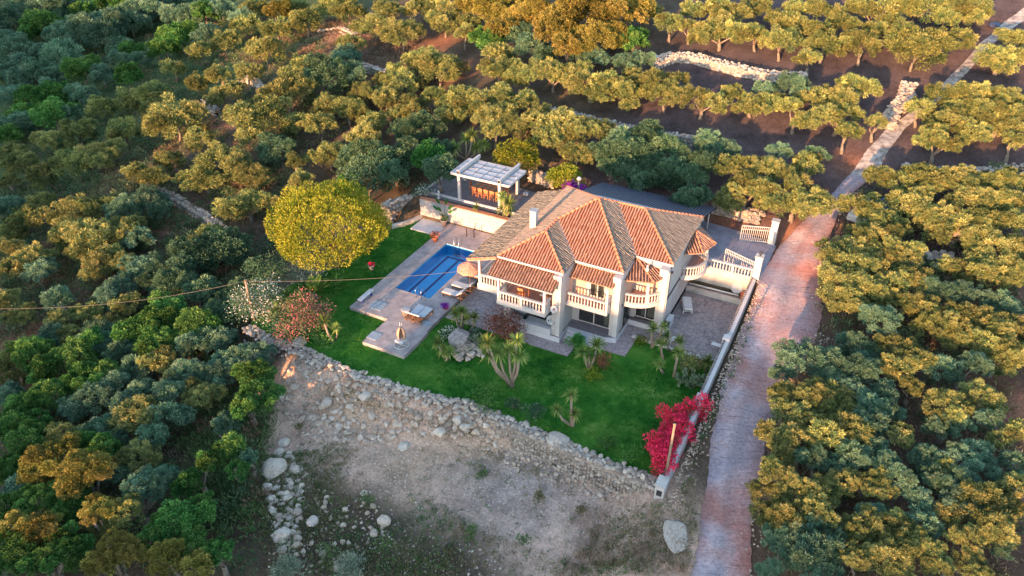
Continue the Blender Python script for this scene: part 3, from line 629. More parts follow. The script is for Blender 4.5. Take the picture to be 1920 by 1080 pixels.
b5=balcony('veranda',[(-24.4,41.6),(-22.07,41.6),(-22.07,43.6),(-22.3,53.4),(-24.4,53.4)],[[(-24.25,41.72),(-22.1,41.72)],[(-24.27,41.9),(-24.27,46.5)]],[(-24.25,41.74,5.2),(-24.25,47.4,5.2),(-24.25,53,5.2)],z0=2.45,label='poolside veranda',mid=False)
s=MB()
for q in ((-21.75,41.35),): s.box(q[0]-.25,q[0]+.25,q[1],q[1]+.5,0.5,2.7)
for q in ((-24.2,47.3),(-24.2,52.8)): s.box(q[0]-.15,q[0]+.15,q[1],q[1]+.3,0,2.45)
s.build('pillar',M['wall'],villa)
MB().box(-21.5,-18.11,41.15,41.5,.516,1.02).build('parapet',M['plinth'],villa)
MB().box(-20.3,-18.12,41.52,42.2,.85,.94).build('counter',M['acgrey'],villa)
# ---- things on / by the house
def bbq():
    t=E('barbecue_grill','black barbecue grill on the white parapet under the pool side balcony','barbecue',(-21.0,41.75,.6))
    MB().box(-21.45,-20.55,41.55,42.1,.516,1.02).build('firebox',M['dark'],t)
    s=MB(); 
    for i in range(9): s.box(-21.4+i*.1,-21.37+i*.1,41.55,42.1,1.06,1.08)
    s.box(-21.47,-20.53,41.5,41.53,1.02,1.2); s.box(-21.47,-20.53,42.12,42.15,1.02,1.3); s.build('grate',M['galv'],t)
bbq()
def dish(p,label,face,r=.33):
    t=E('satellite_dish',label,'satellite dish',p); f=Vector(face).normalized(); rr=f.cross(Vector((0,0,1))).normalized(); u=rr.cross(f)
    s=MB(); n_=14; rings=4; V=[Vector(p)]
    for i in range(1,rings+1):
        q=i/rings
        for k in range(n_): a=2*math.pi*k/n_; V.append(Vector(p)+(rr*math.cos(a)+u*math.sin(a))*r*q+f*(.12*q*q))
    Fc=[(0,1+k,1+(k+1)%n_) for k in range(n_)]+[(1+i*n_+k,1+i*n_+(k+1)%n_,1+(i+1)*n_+(k+1)%n_,1+(i+1)*n_+k) for i in range(rings-1) for k in range(n_)]
    Vb=[v-f*.015 for v in V]; s.add(V,Fc,True); s.add(Vb,[tuple(reversed(q)) for q in Fc],True); s.build('reflector',M['acgrey'],t)
    s=MB(); s.tube([Vector(p)-u*r*.8,Vector(p)-u*r*.2+f*.4],.015,5); s.tube([Vector(p)-f*.02,Vector(p)-f*.25,],.03,6); s.build('arm',M['galv'],t)
    s=MB(); s.lathe([(.03,0),(.05,.03),(.05,.08),(.03,.1)],Vector(p)-u*r*.2+f*.38,8); s.build('receiver',M['dark'],t)
dish(at(1034,600,1.7),'round pale satellite dish beside the parapet behind the front pillar',(-.2,-1,.5),.36)
dish(Vector((-17.85,41.08,3.0)),'small satellite dish bolted high on the front pillar',(.5,-.8,.75),.27)
def chair_mesh(name,label,loc,rz,m,group,kind='wood',seat=.45,w=.44,d=.44,h=.9):
    t=E(name,label,'chair',loc,group,rz); ORG[t]=Vector()
    MB().bbox(-w/2,w/2,-d/2,d/2,seat-.04,seat,.01).build('seat',m,t)
    s=MB(); s.box(-w/2,w/2,d/2-.03,d/2,h-.26,h); s.box(-w/2,w/2,d/2-.03,d/2-.002,seat+.12,seat+.22); s.build('backrest',m,t)
    for sx in (-1,1):
        for sy in (-1,1):
            x0=sx*(w/2-.022); y0=sy*(d/2-.022); MB().box(x0-.02,x0+.02,y0-.02,y0+.02,0,(h-.02) if sy>0 else seat-.04).build('leg',m,t)
    return t
def children(o): return [c for c in bpy.data.objects if c.parent is o]
def dup(root,loc,rz,label,group=None):
    r=root.copy(); COL.objects.link(r); r.location=loc; r.rotation_euler=(0,0,rz); r['label']=label
    if group: r['group']=group
    for c in children(root):
        k=c.copy(); COL.objects.link(k); k.parent=r
        for g in children(c): q=g.copy(); COL.objects.link(q); q.parent=k
    return r
# balcony furniture
t=E('balcony_table','square orange wooden table on the covered balcony','table',(-20.6,42.2,2.99)); ORG[t]=Vector((-20.6,42.2,2.99))
MB().box(-21.05,-20.15,41.75,42.65,3.68,3.73).build('tabletop',M['orangewood'],t)
for q in ((-20.98,41.82),(-20.22,41.82),(-20.98,42.58),(-20.22,42.58)): MB().box(q[0]-.035,q[0]+.035,q[1]-.035,q[1]+.035,2.99,3.68).build('leg',M['orangewood'],t)
chair_mesh('balcony_chair','orange wooden chair in front of the balcony table',(-20.6,41.4,2.99),math.pi,M['orangewood'],None)
chair_mesh('balcony_chair','brown wooden armchair at the right end of the covered balcony',(-19.0,41.9,2.99),-1.2,M['wood'],None,w=.6,d=.6)
MB().bbox(-19.25,-18.75,41.65,42.15,3.45,3.55,.04).own('seat_cushion',M['cushion'],'white cushion on the brown balcony armchair','cushion')
# ------------------------------------------------------------------ pool & deck
dk=MB()
for bx in ((-33.65,-32.2,37.6,52.55),(-32.2,-28.5,49.5,52.55),(-28.5,-26.6,37.6,52.55),(-32.2,-28.5,37.6,41.25)): dk.box(bx[0],bx[1],bx[2],bx[3],-.3,.3)
dk.box(-30.1,-26.45,34.45,37.598,-.3,.298)
dk.own('pool_deck',M['concrete'],None,None,kind='structure')
s=MB()
for bx in ((-32.2,-32.0,41.25,49.5),(-28.7,-28.5,41.25,49.5),(-32.0,-28.7,41.25,41.4),(-32.0,-28.7,49.35,49.5)): s.box(bx[0],bx[1],bx[2],bx[3],-1.4,.305)
pool=E('swimming_pool','rectangular blue swimming pool with dark lane lines','swimming pool',(-30.3,45.4,0))
s.build('coping',M['poolcope'] if 'poolcope' in M else M['concrete'],pool)
s=MB(); s.quad((-32,41.4,-.75),(-28.7,41.4,-.75),(-28.7,49.35,-.75),(-32,49.35,-.75)); s.quad((-31.998,41.4,-.75),(-31.998,49.35,-.75),(-31.998,49.35,.25),(-31.998,41.4,.25)); s.quad((-28.702,41.4,-.75),(-28.702,49.35,-.75),(-28.702,49.35,.25),(-28.702,41.4,.25))
s.quad((-32,49.348,-.75),(-28.7,49.348,-.75),(-28.7,49.348,.25),(-32,49.348,.25)); s.quad((-32,41.402,-.75),(-28.7,41.402,-.75),(-28.7,41.402,.25),(-32,41.402,.25)); s.build('basin',M['poolblue'],pool)
s=MB()
for xx in (-31.6,-30.45,-29.1): s.box(xx-.11,xx+.11,41.45,49.0,-.745,-.735)
s.box(-31.6,-28.9,48.75,48.97,-.744,-.73); s.build('lane_line',M['poolline'],pool)
MB().quad((-32,41.4,.17),(-28.7,41.4,.17),(-28.7,49.35,.17),(-32,49.35,.17)).build('water',M['water'],pool)
def ladder(x,y,sgn,label):
    t=E('pool_ladder',label,'pool ladder',(x,y,.3))
    for dx in (-.25,.25):
        MB().tube([(x+dx,y-sgn*.35,.3),(x+dx,y-sgn*.35,.95),(x+dx,y-sgn*.2,1.1),(x+dx,y+sgn*.05,1.0),(x+dx,y+sgn*.15,.3),(x+dx,y+sgn*.15,-.7)],.025,6).build('rail',M['steel'],t)
    s=MB(); 
    for k in range(3): s.box(x-.25,x+.25,y+sgn*.12,y+sgn*.2,-.1-k*.25,-.07-k*.25)
    s.build('rung',M['steel'],t)
ladder(-29.5,41.4,1,'steel pool ladder at the near end of the pool'); ladder(-30.9,49.35,-1,'steel pool ladder at the far end of the pool')
for k,(x,y) in enumerate(((-31.0,51.2),(-30.3,51.3))):
    MB().lathe([(.05,0),(.05,.5),(.06,.52),(.04,.9),(.02,.92)],(x,y,.3),8).own('shower_post',M['dark'],('slim dark post behind the pool, %s of two'%('left' if k==0 else 'right')),'post','posts behind the pool')
def lid(px,py,w,d,label):
    p=at(px,py,.3); t=MB(); t.bbox(p.x-w/2,p.x+w/2,p.y-d/2,p.y+d/2,.3,.33,.01); t.box(p.x-w/2-.05,p.x-w/2,p.y-d/2,p.y+d/2,.3,.322); t.box(p.x+w/2,p.x+w/2+.05,p.y-d/2,p.y+d/2,.3,.322)
    t.own('access_hatch',M['lid'],label,'hatch','service hatches in the pool deck')
lid(709,573,1.1,1.05,'large blue grey hatch near the bench at the pool deck corner'); lid(798,606,.7,.55,'small hatch beside the double sunbed'); lid(702,630,.8,.85,'blue grey hatch at the far left corner of the lower deck')
# bench on the deck corner
p=at(667,566,.3); t=E('bench','low pale bench on blue legs at the corner of the pool deck','bench',(p.x,p.y,.3))
q=at(695,548,.3); x0=-33.35
MB().bbox(x0,x0+.42,38.2,39.9,.66,.72,.01).build('seat',M['acgrey'],t)
for yy in (38.5,39.6): MB().box(x0+.05,x0+.37,yy,yy+.06,.3,.66).build('leg',M['bluepaint'],t)
# loungers
def lounger(name,label,loc,rz,group=None,w=.68,m=None,cm=None,up=38):
    m=m or M['wood']; cm=cm or M['cushion']; t=E(name,label,'sun lounger',loc,group,rz); ORG[t]=Vector()
    s=MB()
    for sx in (-1,1): s.box(sx*w/2-.03,sx*w/2+.03,-1.0,1.0,.24,.31)
    for k in range(14): s.box(-w/2+.03,w/2-.03,-.96+k*.14,-.88+k*.14,.27,.29)
    s.build('frame',m,t)
    for sx in (-1,1):
        for yy in (-.85,.8): MB().box(sx*w/2-.035,sx*w/2+.035,yy-.035,yy+.035,0,.24).build('leg',m,t)
    c=MB(); c.bbox(-w/2+.02,w/2-.02,-.98,.3,.311,.39,.02); c.build('mattress',cm,t)
    a=R(up); b=MB(); b.beam((0,.3,.36),(0,.3+.72*math.cos(a),.36+.72*math.sin(a)),w-.04,.08,(0,0,1)); b.build('backrest',cm,t)
    f=MB(); f.beam((0,.3,.30),(0,.3+.7*math.cos(a),.30+.7*math.sin(a)),w,.03); 
    for sx in (-1,1): f.beam((sx*w*.4,.75,.3),(sx*w*.4,.3+.6*math.cos(a),.28+.6*math.sin(a)),.03,.03)
    f.build('backrest_frame',m,t); return t
lA=lounger('sun_lounger','wooden sun lounger nearest the house corner with pale cushion beside the pool',(-27.1,42.55,.3),-math.pi/2)
dup(lA,(-26.95,43.75,.3),-math.pi/2,'wooden sun lounger with pale cushion between its neighbour and the umbrella')
dup(lA,(-26.6,45.7,.3),-math.pi/2,'wooden sun lounger in the shade under the peach umbrella')
for i,lb in enumerate(('left half of the double wooden sunbed on the lower deck','right half of the double wooden sunbed on the lower deck')):
    dup(lA,(-28.42+i*.68,38.95,.3),math.pi,lb)
lA2=lounger('plastic_lounger','white plastic sun lounger against the wall in the paved side courtyard',(-10.3,49.8,.11),R(200),m=M['plastic'],cm=M['plastic'],up=16)
# umbrella
p=at(885,531,.3); _u=at(880,492,2.75); ux,uy=_u.x,_u.y
t=E('patio_umbrella','peach canvas patio umbrella over a lounger by the pool','umbrella',(ux,uy,.3))
MB().tube([(ux,uy,.3),(ux,uy,2.75)],.028,7).build('pole',M['wood'],t)
s=MB(); n_=8; V=[(ux,uy,2.75)]; 
for rr,zz in ((.55,2.52),(1.02,2.22)):
    for k in range(n_*2): a=math.pi*k/n_; q=rr*(1 if k%2==0 else .95); V.append((ux+q*math.cos(a),uy+q*math.sin(a),zz-(0 if k%2==0 else .0)+(.05 if k%2 else 0)))
N2=n_*2; V+= [(ux+(v[0]-ux)*1.01,uy+(v[1]-uy)*1.01,v[2]-.16) for v in V[1+N2:1+2*N2]]
Fc=[(0,1+k,1+(k+1)%N2) for k in range(N2)]+[(1+i*N2+k,1+i*N2+(k+1)%N2,1+(i+1)*N2+(k+1)%N2,1+(i+1)*N2+k) for i in range(2) for k in range(N2)]
s.add(V,Fc); s.build('canopy',M['umbrella'],t)
s=MB()
for k in range(n_): a=2*math.pi*k/n_; s.beam((ux,uy,2.66),(ux+.97*math.cos(a),uy+.97*math.sin(a),2.2),.02,.02)
s.build('rib',M['wood'],t); MB().lathe([(.28,0),(.28,.06),(.06,.1),(.05,.3),(.03,.31)],(ux,uy,.3),12).build('base',M['concrete'],t)
# side table
p=at(762,589,.3); t=E('side_table','round grey wicker side table beside the double sunbed','table',(p.x,p.y,.3))
MB().lathe([(.3,0),(.36,.04),(.36,.42),(.3,.44)],(p.x,p.y,.3),16).build('drum',M['wicker'],t); MB().lathe([(.38,.44),(.39,.46),(.38,.49),(.34,.5)],(p.x,p.y,.3),16).build('tabletop',M['galv'],t)
# egg chair
p=at(752.8,647,.3); t=E('hanging_egg_chair','tan wicker egg chair hanging from a white curved stand on the lower deck','egg chair',(p.x,p.y,.3))
s=MB(); s.tube([(p.x+.52*math.cos(a),p.y+.52*math.sin(a),.33) for a in [2*math.pi*k/20 for k in range(21)]],.03,6)
s.tube([(p.x-.5,p.y,.33),(p.x+.5,p.y,.33)],.025,6); s.tube([(p.x,p.y-.5,.33),(p.x,p.y+.5,.33)],.025,6)
s.tube([(p.x-.05,p.y+.5,.33),(p.x-.2,p.y+.62,1.2),(p.x-.2,p.y+.5,1.9),(p.x-.1,p.y+.2,2.2),(p.x,p.y+.02,2.05)],.035,7); s.build('stand',M['metalwhite'],t)
s=MB(); V=[];n1=12;n2=9
for i in range(n2+1):
    th=.15+ (math.pi-.35)*i/n2
    for k in range(n1+1): ph=R(25)+R(310)*k/n1-math.pi/2+R(25); V.append((p.x+.38*math.sin(th)*math.cos(ph),p.y+.12+.32*math.sin(th)*math.sin(ph),1.2+.62*math.cos(th)))
s.add(V,[(i*(n1+1)+k,i*(n1+1)+k+1,(i+1)*(n1+1)+k+1,(i+1)*(n1+1)+k) for i in range(n2) for k in range(n1)],True); s.build('basket',M['tanwicker'],t)
MB().bbox(p.x-.36,p.x+.36,p.y-.36,p.y+.3,.72,.86,.05).build('cushion',M['cushion'],t)
# ------------------------------------------------------------------ pots
def potmesh(t,p,r,h,m): MB().lathe([(r*.7,0),(r*.95,h*.85),(r*1.08,h*.86),(r*1.08,h),(r*.9,h),(r*.88,h*.92),(.02,h*.92)],p,14).build('pot',m,t)
def bushcloud(rg,n,w,h,L,wd,flat=1.0,nb=9,up=.4):
    ps=[]
    for k in range(nb):
        c=np.array([rg.normal(0,.33)*w,rg.normal(0,.33)*w,h*rg.uniform(.3,.8)]); nn=sph(rg,n//nb); r=np.array([w*.42,w*.42,h*.38])*rg.uniform(.7,1.15)
        b=c+nn*r*(rg.uniform(.1,1,(n//nb,1))**.5); b[:,2]=np.maximum(b[:,2],.02)
        ps.append(leaves(b,nrm(nn+np.array([0,0,up])+rg.normal(size=(n//nb,3))*.4),L*rg.uniform(.6,1.3,n//nb),wd,np.clip(rg.normal(.5,.25,n//nb)+rg.normal(0,.12),0,1),rg))
    return cat_np(ps)
def potplant(px,py,z,r,h,pm,leaf,label,w=.5,hh=.5,n=260,L=.14):
    p=at(px,py,z); t=E('potted_plant',label,'potted plant',p); potmesh(t,p,r,h,pm)
    obj_np('foliage',bushcloud(rng,n,w,hh,L,L*.45),leaf,t,loc=(0,0,h*.9))
potplant(835.5,583,.1,.2,.34,M['terracotta'],M['purple'],'terracotta pot of purple flowers at the lawn corner of the patio',.35,.35)
potplant(816,452,.3,.26,.4,M['terracotta'],M['redleaf'],'terracotta pot with a reddish succulent at the lawn edge near the pool end',.55,.55)
potplant(697,506,0,.25,.5,M['stained'],M['bract'],'white pot of red flowers on the lawn below the pine',.3,.2)
def birdofparadise():
    p=at(833,423,.3); t=E('potted_plant','tall bird of paradise plant in a grey pot against the white terrace wall','potted plant',p); potmesh(t,p,.33,.62,M['greypot'])
    s=MB()
    for a,ln,tl in ((2.6,1.5,.35),(.9,1.6,.15),(3.4,1.0,.6),(-.2,1.0,.6),(.3,1.25,.4),(4.4,.9,.5)):
        d=Vector((math.cos(a)*tl,math.sin(a)*tl*.5,1)).normalized(); b=Vector(p)+Vector((0,0,.6)); e=b+d*ln; s.tube([b,e],[.02,.012],5)
        u=(d+Vector((math.cos(a)*.5,0,-.1))).normalized(); r=u.cross(Vector((0,-1,.3))).normalized()
        s.add([e,e+u*.2+r*.13,e+u*.5+r*.12,e+u*.72,e+u*.5-r*.12,e+u*.2-r*.13],[(0,1,2,3,4,5)])
    o=s.build('leaf_blades',M['palm'],t)
    obj_np('foliage',bushcloud(rng,160,.4,.35,.2,.09),M['ever'],t,loc=(0,0,.6))
birdofparadise()
# step slab & walls by the back lawn
MB().box(-36.5,-33.66,50.4,52.55,-.1,.12).own('stone_step',M['acgrey'],'low grey slab step at the foot of the white terrace wall','step')
w=MB(); w.box(-36.8,-24.4,52.6,53.0,-.2,2.1); w.own('terrace_wall',M['wall'],'white rendered retaining wall below the dining terrace','wall')
s=MB()
for k in range(60): s.bbox(-36.8+k*.206,-36.61+k*.206,52.56+random.uniform(-.02,.02),53.04,2.101,2.16+random.uniform(0,.03),.015)
s.own('wall_coping',M['ridge'],'terracotta coping along the top of the white terrace wall','coping')
s=MB(); s.box(-37.0,-24.6,53.95,54.1,2.03,2.22); s.box(-37.3,-37.1,54.1,58.6,2.03,2.2); s.own('terrace_kerb',M['white'],'low white kerb along the front of the dining terrace','kerb')
for k in range(5):
    q=at(857+k*10.7,410+k*2.9,.3); MB().lathe([(.05,0),(.06,.02),(.05,.05),(.02,.05)],(-33+k*.75,52.58,1.0),8).own('wall_light',M['dark'],'small dark spotlight set in the white terrace wall, %s from the left'%ORD[k+1],'light','row of small wall spotlights')
# pergola
t=E('pergola','white pergola with pale canvas panels over the dining terrace','pergola',(-31.3,55.9,2.03))
for xx in (-33.4,-29.2):
    for yy in (54.2,57.7): MB().bbox(xx-.13,xx+.13,yy-.13,yy+.13,2.03,4.98,.02).build('post',M['white'],t)
    MB().beam((xx,54.07,4.86),(xx,58.1,4.86),.2,.3).build('beam',M['white'],t)
s=MB(); s.beam((-34.3,54.25,4.52),(-28.3,54.25,4.52),.12,.2); s.beam((-34.3,57.65,4.52),(-28.3,57.65,4.52),.12,.2)
s.beam((-34.3,54.312,4.52),(-34.3,57.588,4.52),.12,.19); s.beam((-28.3,54.312,4.52),(-28.3,57.588,4.52),.12,.19)
for k in range(1,6): xx=-34.3+k; s.beam((xx,54.312,4.50),(xx,57.588,4.50),.07,.14)
s.build('frame',M['white'],t)
for i in range(6):
    for j in range(4):
        off=(.12 if (i+j)%2 else -.03); xa=-34.24+i*1.0+.03; ya=54.33+j*.82+off*.4
        s=MB(); n_=5; V=[]
        for k in range(n_+1):
            f=k/n_; z=4.62-.035*math.sin(math.pi*f); V+=[(xa,ya+.8*f,z+.02*((i+j)%2)),(xa+.93,ya+.8*f,z+.03-.02*((i+j)%2))]
        s.add(V,[(2*k,2*k+1,2*k+3,2*k+2) for k in range(n_)],True); s.build('canvas_panel',M['canopy'],t)
# dining table & chairs
t=E('dining_table','long wooden dining table under the pergola','table',(-31.5,56.3,2.03))
s=MB(); s.bbox(-33.0,-30.0,55.8,56.8,2.73,2.79,.01); s.build('tabletop',M['tablewood'],t)
for q in ((-32.9,55.9),(-30.1,55.9),(-32.9,56.7),(-30.1,56.7)): MB().box(q[0]-.05,q[0]+.05,q[1]-.05,q[1]+.05,2.03,2.73).build('leg',M['orangewood'],t)
DG='orange dining chairs around the long table'
dc=chair_mesh('dining_chair','orange dining chair on the pool side of the long table, first from the left',(-32.55,55.6,2.03),math.pi,M['orangewood'],DG,h=.95)
for k in range(1,5): dup(dc,(-32.55+k*.62,55.6,2.03),math.pi,'orange dining chair on the pool side of the long table, %s from the left'%ORD[k+1])
for k in range(5): dup(dc,(-32.55+k*.62,57.0,2.03),0,'orange dining chair on the far side of the long table, %s from the left'%ORD[k+1])
dup(dc,(-33.25,56.3,2.03),math.pi/2,'orange dining chair at the left end of the long table')
# terrace ornaments
for px,py,lb in ((823,372,'white garden statue at the left corner of the terrace'),):
    p=at(px,py,2.05); MB().lathe([(.16,0),(.18,.06),(.08,.1),(.09,.25),(.15,.35),(.16,.5),(.07,.62),(.1,.7),(.07,.8),(.02,.85)],(p.x,p.y,2.03),10).own('garden_statue',M['white'],lb,'statue')
for px,py,lb in ((872,338,'small white stone pot behind the left pergola post'),(986,366,'white stone pot behind the right pergola post')):
    p=at(px,py,2.1); MB().lathe([(.14,0),(.22,.12),(.24,.3),(.18,.32),(.16,.26),(.02,.26)],(p.x,p.y,2.03),10).own('stone_pot',M['white'],lb,'pot')
# ------------------------------------------------------------------ carport
M['carport_shade']=mat('carport_channel_shade',(.03,.03,.055),(.02,.02,.04),2.5,.7)  # dark trough colour paints shade between the carport ribs
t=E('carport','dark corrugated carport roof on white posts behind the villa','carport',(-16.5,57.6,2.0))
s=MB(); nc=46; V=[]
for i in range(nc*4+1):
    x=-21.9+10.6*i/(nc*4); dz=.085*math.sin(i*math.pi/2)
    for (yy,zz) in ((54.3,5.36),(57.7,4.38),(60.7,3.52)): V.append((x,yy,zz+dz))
s.add(V,[(3*i+j,3*i+3+j,3*i+4+j,3*i+1+j) for i in range(nc*4) for j in range(2)],False); o=s.build('roof',M['carport'],t); o.data.materials.append(M['carport_shade']); o.data.polygons.foreach_set('material_index',[1 if (i%4) in (2,3) else 0 for i in range(nc*4) for j in range(2)])
for xx in (-21.6,-16.5,-11.6): MB().tube([(xx,59.2,2.0),(xx,59.2,3.88)],.06,8).build('post',M['white'],t)
s=MB(); s.beam((-21.9,59.2,3.83),(-11.3,59.2,3.83),.08,.12); s.beam((-21.9,55.2,4.95),(-11.3,55.2,4.95),.08,.12); s.build('beam',M['galv'],t)
# ------------------------------------------------------------------ courtyard side
w=MB(); w.box(-11.09,-6.4,53.0,53.35,.1,2.12); w.own('courtyard_wall',M['stained'],'tall stained white wall at the back of the side courtyard','wall')
pw=E('planter_wall','low stained wall with a trough along the back of the side courtyard','planter',(-8.7,52.2,.1))
MB().box(-11.08,-6.42,52.05,52.3,.11,.52).build('front_wall',M['stained'],pw); MB().box(-11.08,-6.42,52.31,52.98,.11,.4).build('soil',M['rockgrey'],pw)
MB().tube([(-11.0,52.5,.62),(-7.0,52.55,.62)],.07,8).own('drain_pipe',M['plastic'],'white pipe lying along the low trough wall in the courtyard','pipe')
t=E('driveway_balustrade','white baluster railing along the driveway above the courtyard','balustrade',(-7.9,53.15,2.12))
rail_run([(-9.75,53.15),(-6.35,53.15)],2.12,t,midpost=True)
t2=at(1385,548,.9); s=E('round_table','round pale table top leaning against the courtyard back wall','table',(t2.x,52.3,.52))
q=Vector((-7.3,52.9,1.0)); mb=MB(); n_=16
fr=[q+Vector((.42*math.cos(2*math.pi*k/n_),-.0-.12*math.sin(2*math.pi*k/n_)*-1+.0,.42*math.sin(2*math.pi*k/n_))) for k in range(n_)]
mb.add(fr+[f+Vector((0,.04,.0)) for f in fr],[tuple(range(n_)),tuple(reversed(range(n_,2*n_)))]+[(k,(k+1)%n_,n_+(k+1)%n_,n_+k) for k in range(n_)]); mb.build('tabletop',M['acgrey'],s)
MB().tube([(q.x,q.y-.03,.55),(q.x,q.y-.01,.7)],.03,6).build('stem',M['galv'],s)
MB().bbox(-6.85,-6.5,52.35,52.7,.41,1.0,.02).own('terracotta_box',M['terracotta'],'small terracotta box in the corner of the courtyard trough','box')
# boundary wall (stepping up along the road)
ys=[31.2,34,37,40,43,46,49,52,53.0]; wt=lambda y: float(np.interp(y,[30,40,47,53],[1.1,1.45,1.75,2.15]))
bw=E('boundary_wall','long white boundary wall along the concrete lane with stained inner top','boundary wall',(-6.2,42,0))
s=MB()
for a_,b_ in zip(ys[:-1],ys[1:]):
    V=[(-6.36,a_,-.6),(-6.0,a_,-.6),(-6.0,b_,-.6),(-6.36,b_,-.6),(-6.36,a_,wt(a_)),(-6.0,a_,wt(a_)),(-6.0,b_,wt(b_)),(-6.36,b_,wt(b_))]
    s.add(V,[(4,5,6,7),(0,1,5,4),(1,2,6,5),(3,0,4,7)]+([(2,3,7,6)] if b_==53.0 else []))
s.build('wall_body',M['white'],bw)
s=MB(); y=31.3
while y<52.9:
    if not(44.9<y<45.6): s.tube([(-6.335,y,wt(y)+.0),(-6.335,y+.24,wt(y+.24)+.005)],[.085,.075],7)
    y+=.26
s.build('tile_coping',mat('stained_coping',(.30,.25,.23),(.13,.115,.12),2.5,.95,.3),bw)
for yy in (45.2,38.6): MB().bbox(-6.5,-5.98,yy-.3,yy+.3,.1,wt(yy)+.14,.02).build('pier',M['white'],bw)
for yy in (46.5,39.2,36.4): MB().lathe([(.05,0),(.08,.03),(.08,.12),(.03,.15)],(-6.05,yy,wt(yy)-.2),8).build('blue_lamp',M['bluepaint'],bw)
t=E('wall_pillar','tall white end pillar with a dark meter box at the foot of the lane','pillar',(-6.2,30.6,0))
MB().bbox(-6.48,-5.94,30.35,31.19,-1.6,1.28,.02).build('shaft',M['white'],t); MB().box(-6.36,-6.06,30.3,30.349,.55,.95).build('meter_box',M['dark'],t); MB().box(-6.52,-5.9,30.3,31.19,1.281,1.34).build('cap',M['stained'],t)
# gate pillars & gates
for i,(yy,lb) in enumerate(((53.45,'white gate pillar nearer the villa with a black lantern on top'),(59.35,'white gate pillar on the far side of the driveway entrance'))):
    t=E('gate_pillar',lb,'gate pillar',(-6.1,yy,1.9)); zt=4.0 if i==0 else 4.2
    MB().bbox(-6.4,-5.85,yy-.25,yy+.25,1.2,zt,.02).build('shaft',M['white'],t); MB().box(-6.45,-5.8,yy-.3,yy+.3,zt,zt+.07).build('cap',M['stained'],t)
    if i==0: MB().lathe([(.06,0),(.05,.08),(.11,.14),(.13,.3),(.09,.36),(.02,.42)],(-6.12,yy,zt+.07),10).build('lantern',M['dark'],t); MB().lathe([(.13,0),(.13,.02),(.02,.03)],(-6.12,yy-.26,2.9),12).build('plaque',M['galv'],t)
def gate(a,b,zb,h,label):
    a=Vector((*a,zb));b=Vector((*b,zb)); t=E('gate',label,'gate',a,'the two white driveway gates'); U=Vector((0,0,1))
    s=MB(); s.beam(a+U*.05,b+U*.05,.05,.06); s.beam(a+U*h,b+U*h,.05,.06); s.beam(a+U*.08,a+U*(h-.03),.055,.055,(1,0,0)); s.beam(b+U*.08,b+U*(h-.03),.055,.055,(1,0,0)); s.beam(a+U*h*.78,b+U*h*.78,.04,.04); s.build('frame',M['metalwhite'],t)
    L=(b-a).length; n_=int(L/.155); s=MB()
    for k in range(1,n_): q=a.lerp(b,k/n_); s.beam(q+U*.08,q+U*(h-.03),.035,.035,(1,0,0))
    s.build('bar',M['metalwhite'],t)
gate((-6.45,59.3),(-8.6,58.6),2.05,1.45,'white barred driveway gate standing open beside the olive trees')
gate((-6.45,53.75),(-8.95,54.75),2.05,1.15,'white barred driveway gate folded open behind the baluster railing')
# AC, chairs, sign board
t=E('air_conditioner','grey outdoor air conditioning unit against the villa side wall','air conditioner',(-10.8,46.8,.11))
MB().bbox(-11.02,-10.6,46.3,47.2,.2,1.0,.02).build('casing',M['acgrey'],t); s=MB(); 
for k in range(6): s.box(-10.98+k*.06,-10.95+k*.06,46.27,46.299,.3,.9)
s.build('grille',M['dark'],t)
t=chair_mesh('plastic_chair','tall white plastic chair beside the air conditioner at the villa wall',(-10.75,45.4,.11),R(170),M['plastic'],None,w=.55,d=.55,h=1.15,seat=.62)
t=chair_mesh('plastic_chair','white plastic chair lying against the low wall in the courtyard',(-9.9,44.95,.11),R(120),M['plastic'],None,w=.55,d=.55,h=.85)
b=at(1344,652,.4); t=E('board_table','small white board on a stand beside the boundary wall','board',(b.x,b.y,.11))
MB().beam((b.x-.42,b.y+.1,.62),(b.x+.42,b.y-.05,.68),.35,.03).build('board',M['plastic'],t); MB().tube([(b.x+.2,b.y,.11),(b.x+.2,b.y,.6)],.03,6).build('stand',M['dark'],t)
# white stone edging between courtyard and lawn
def stones_line(name,pts,m,label,cat,w=.35,h=.4,ss_=(.16,.3),n=None,z0=None,kind=None):
    pass
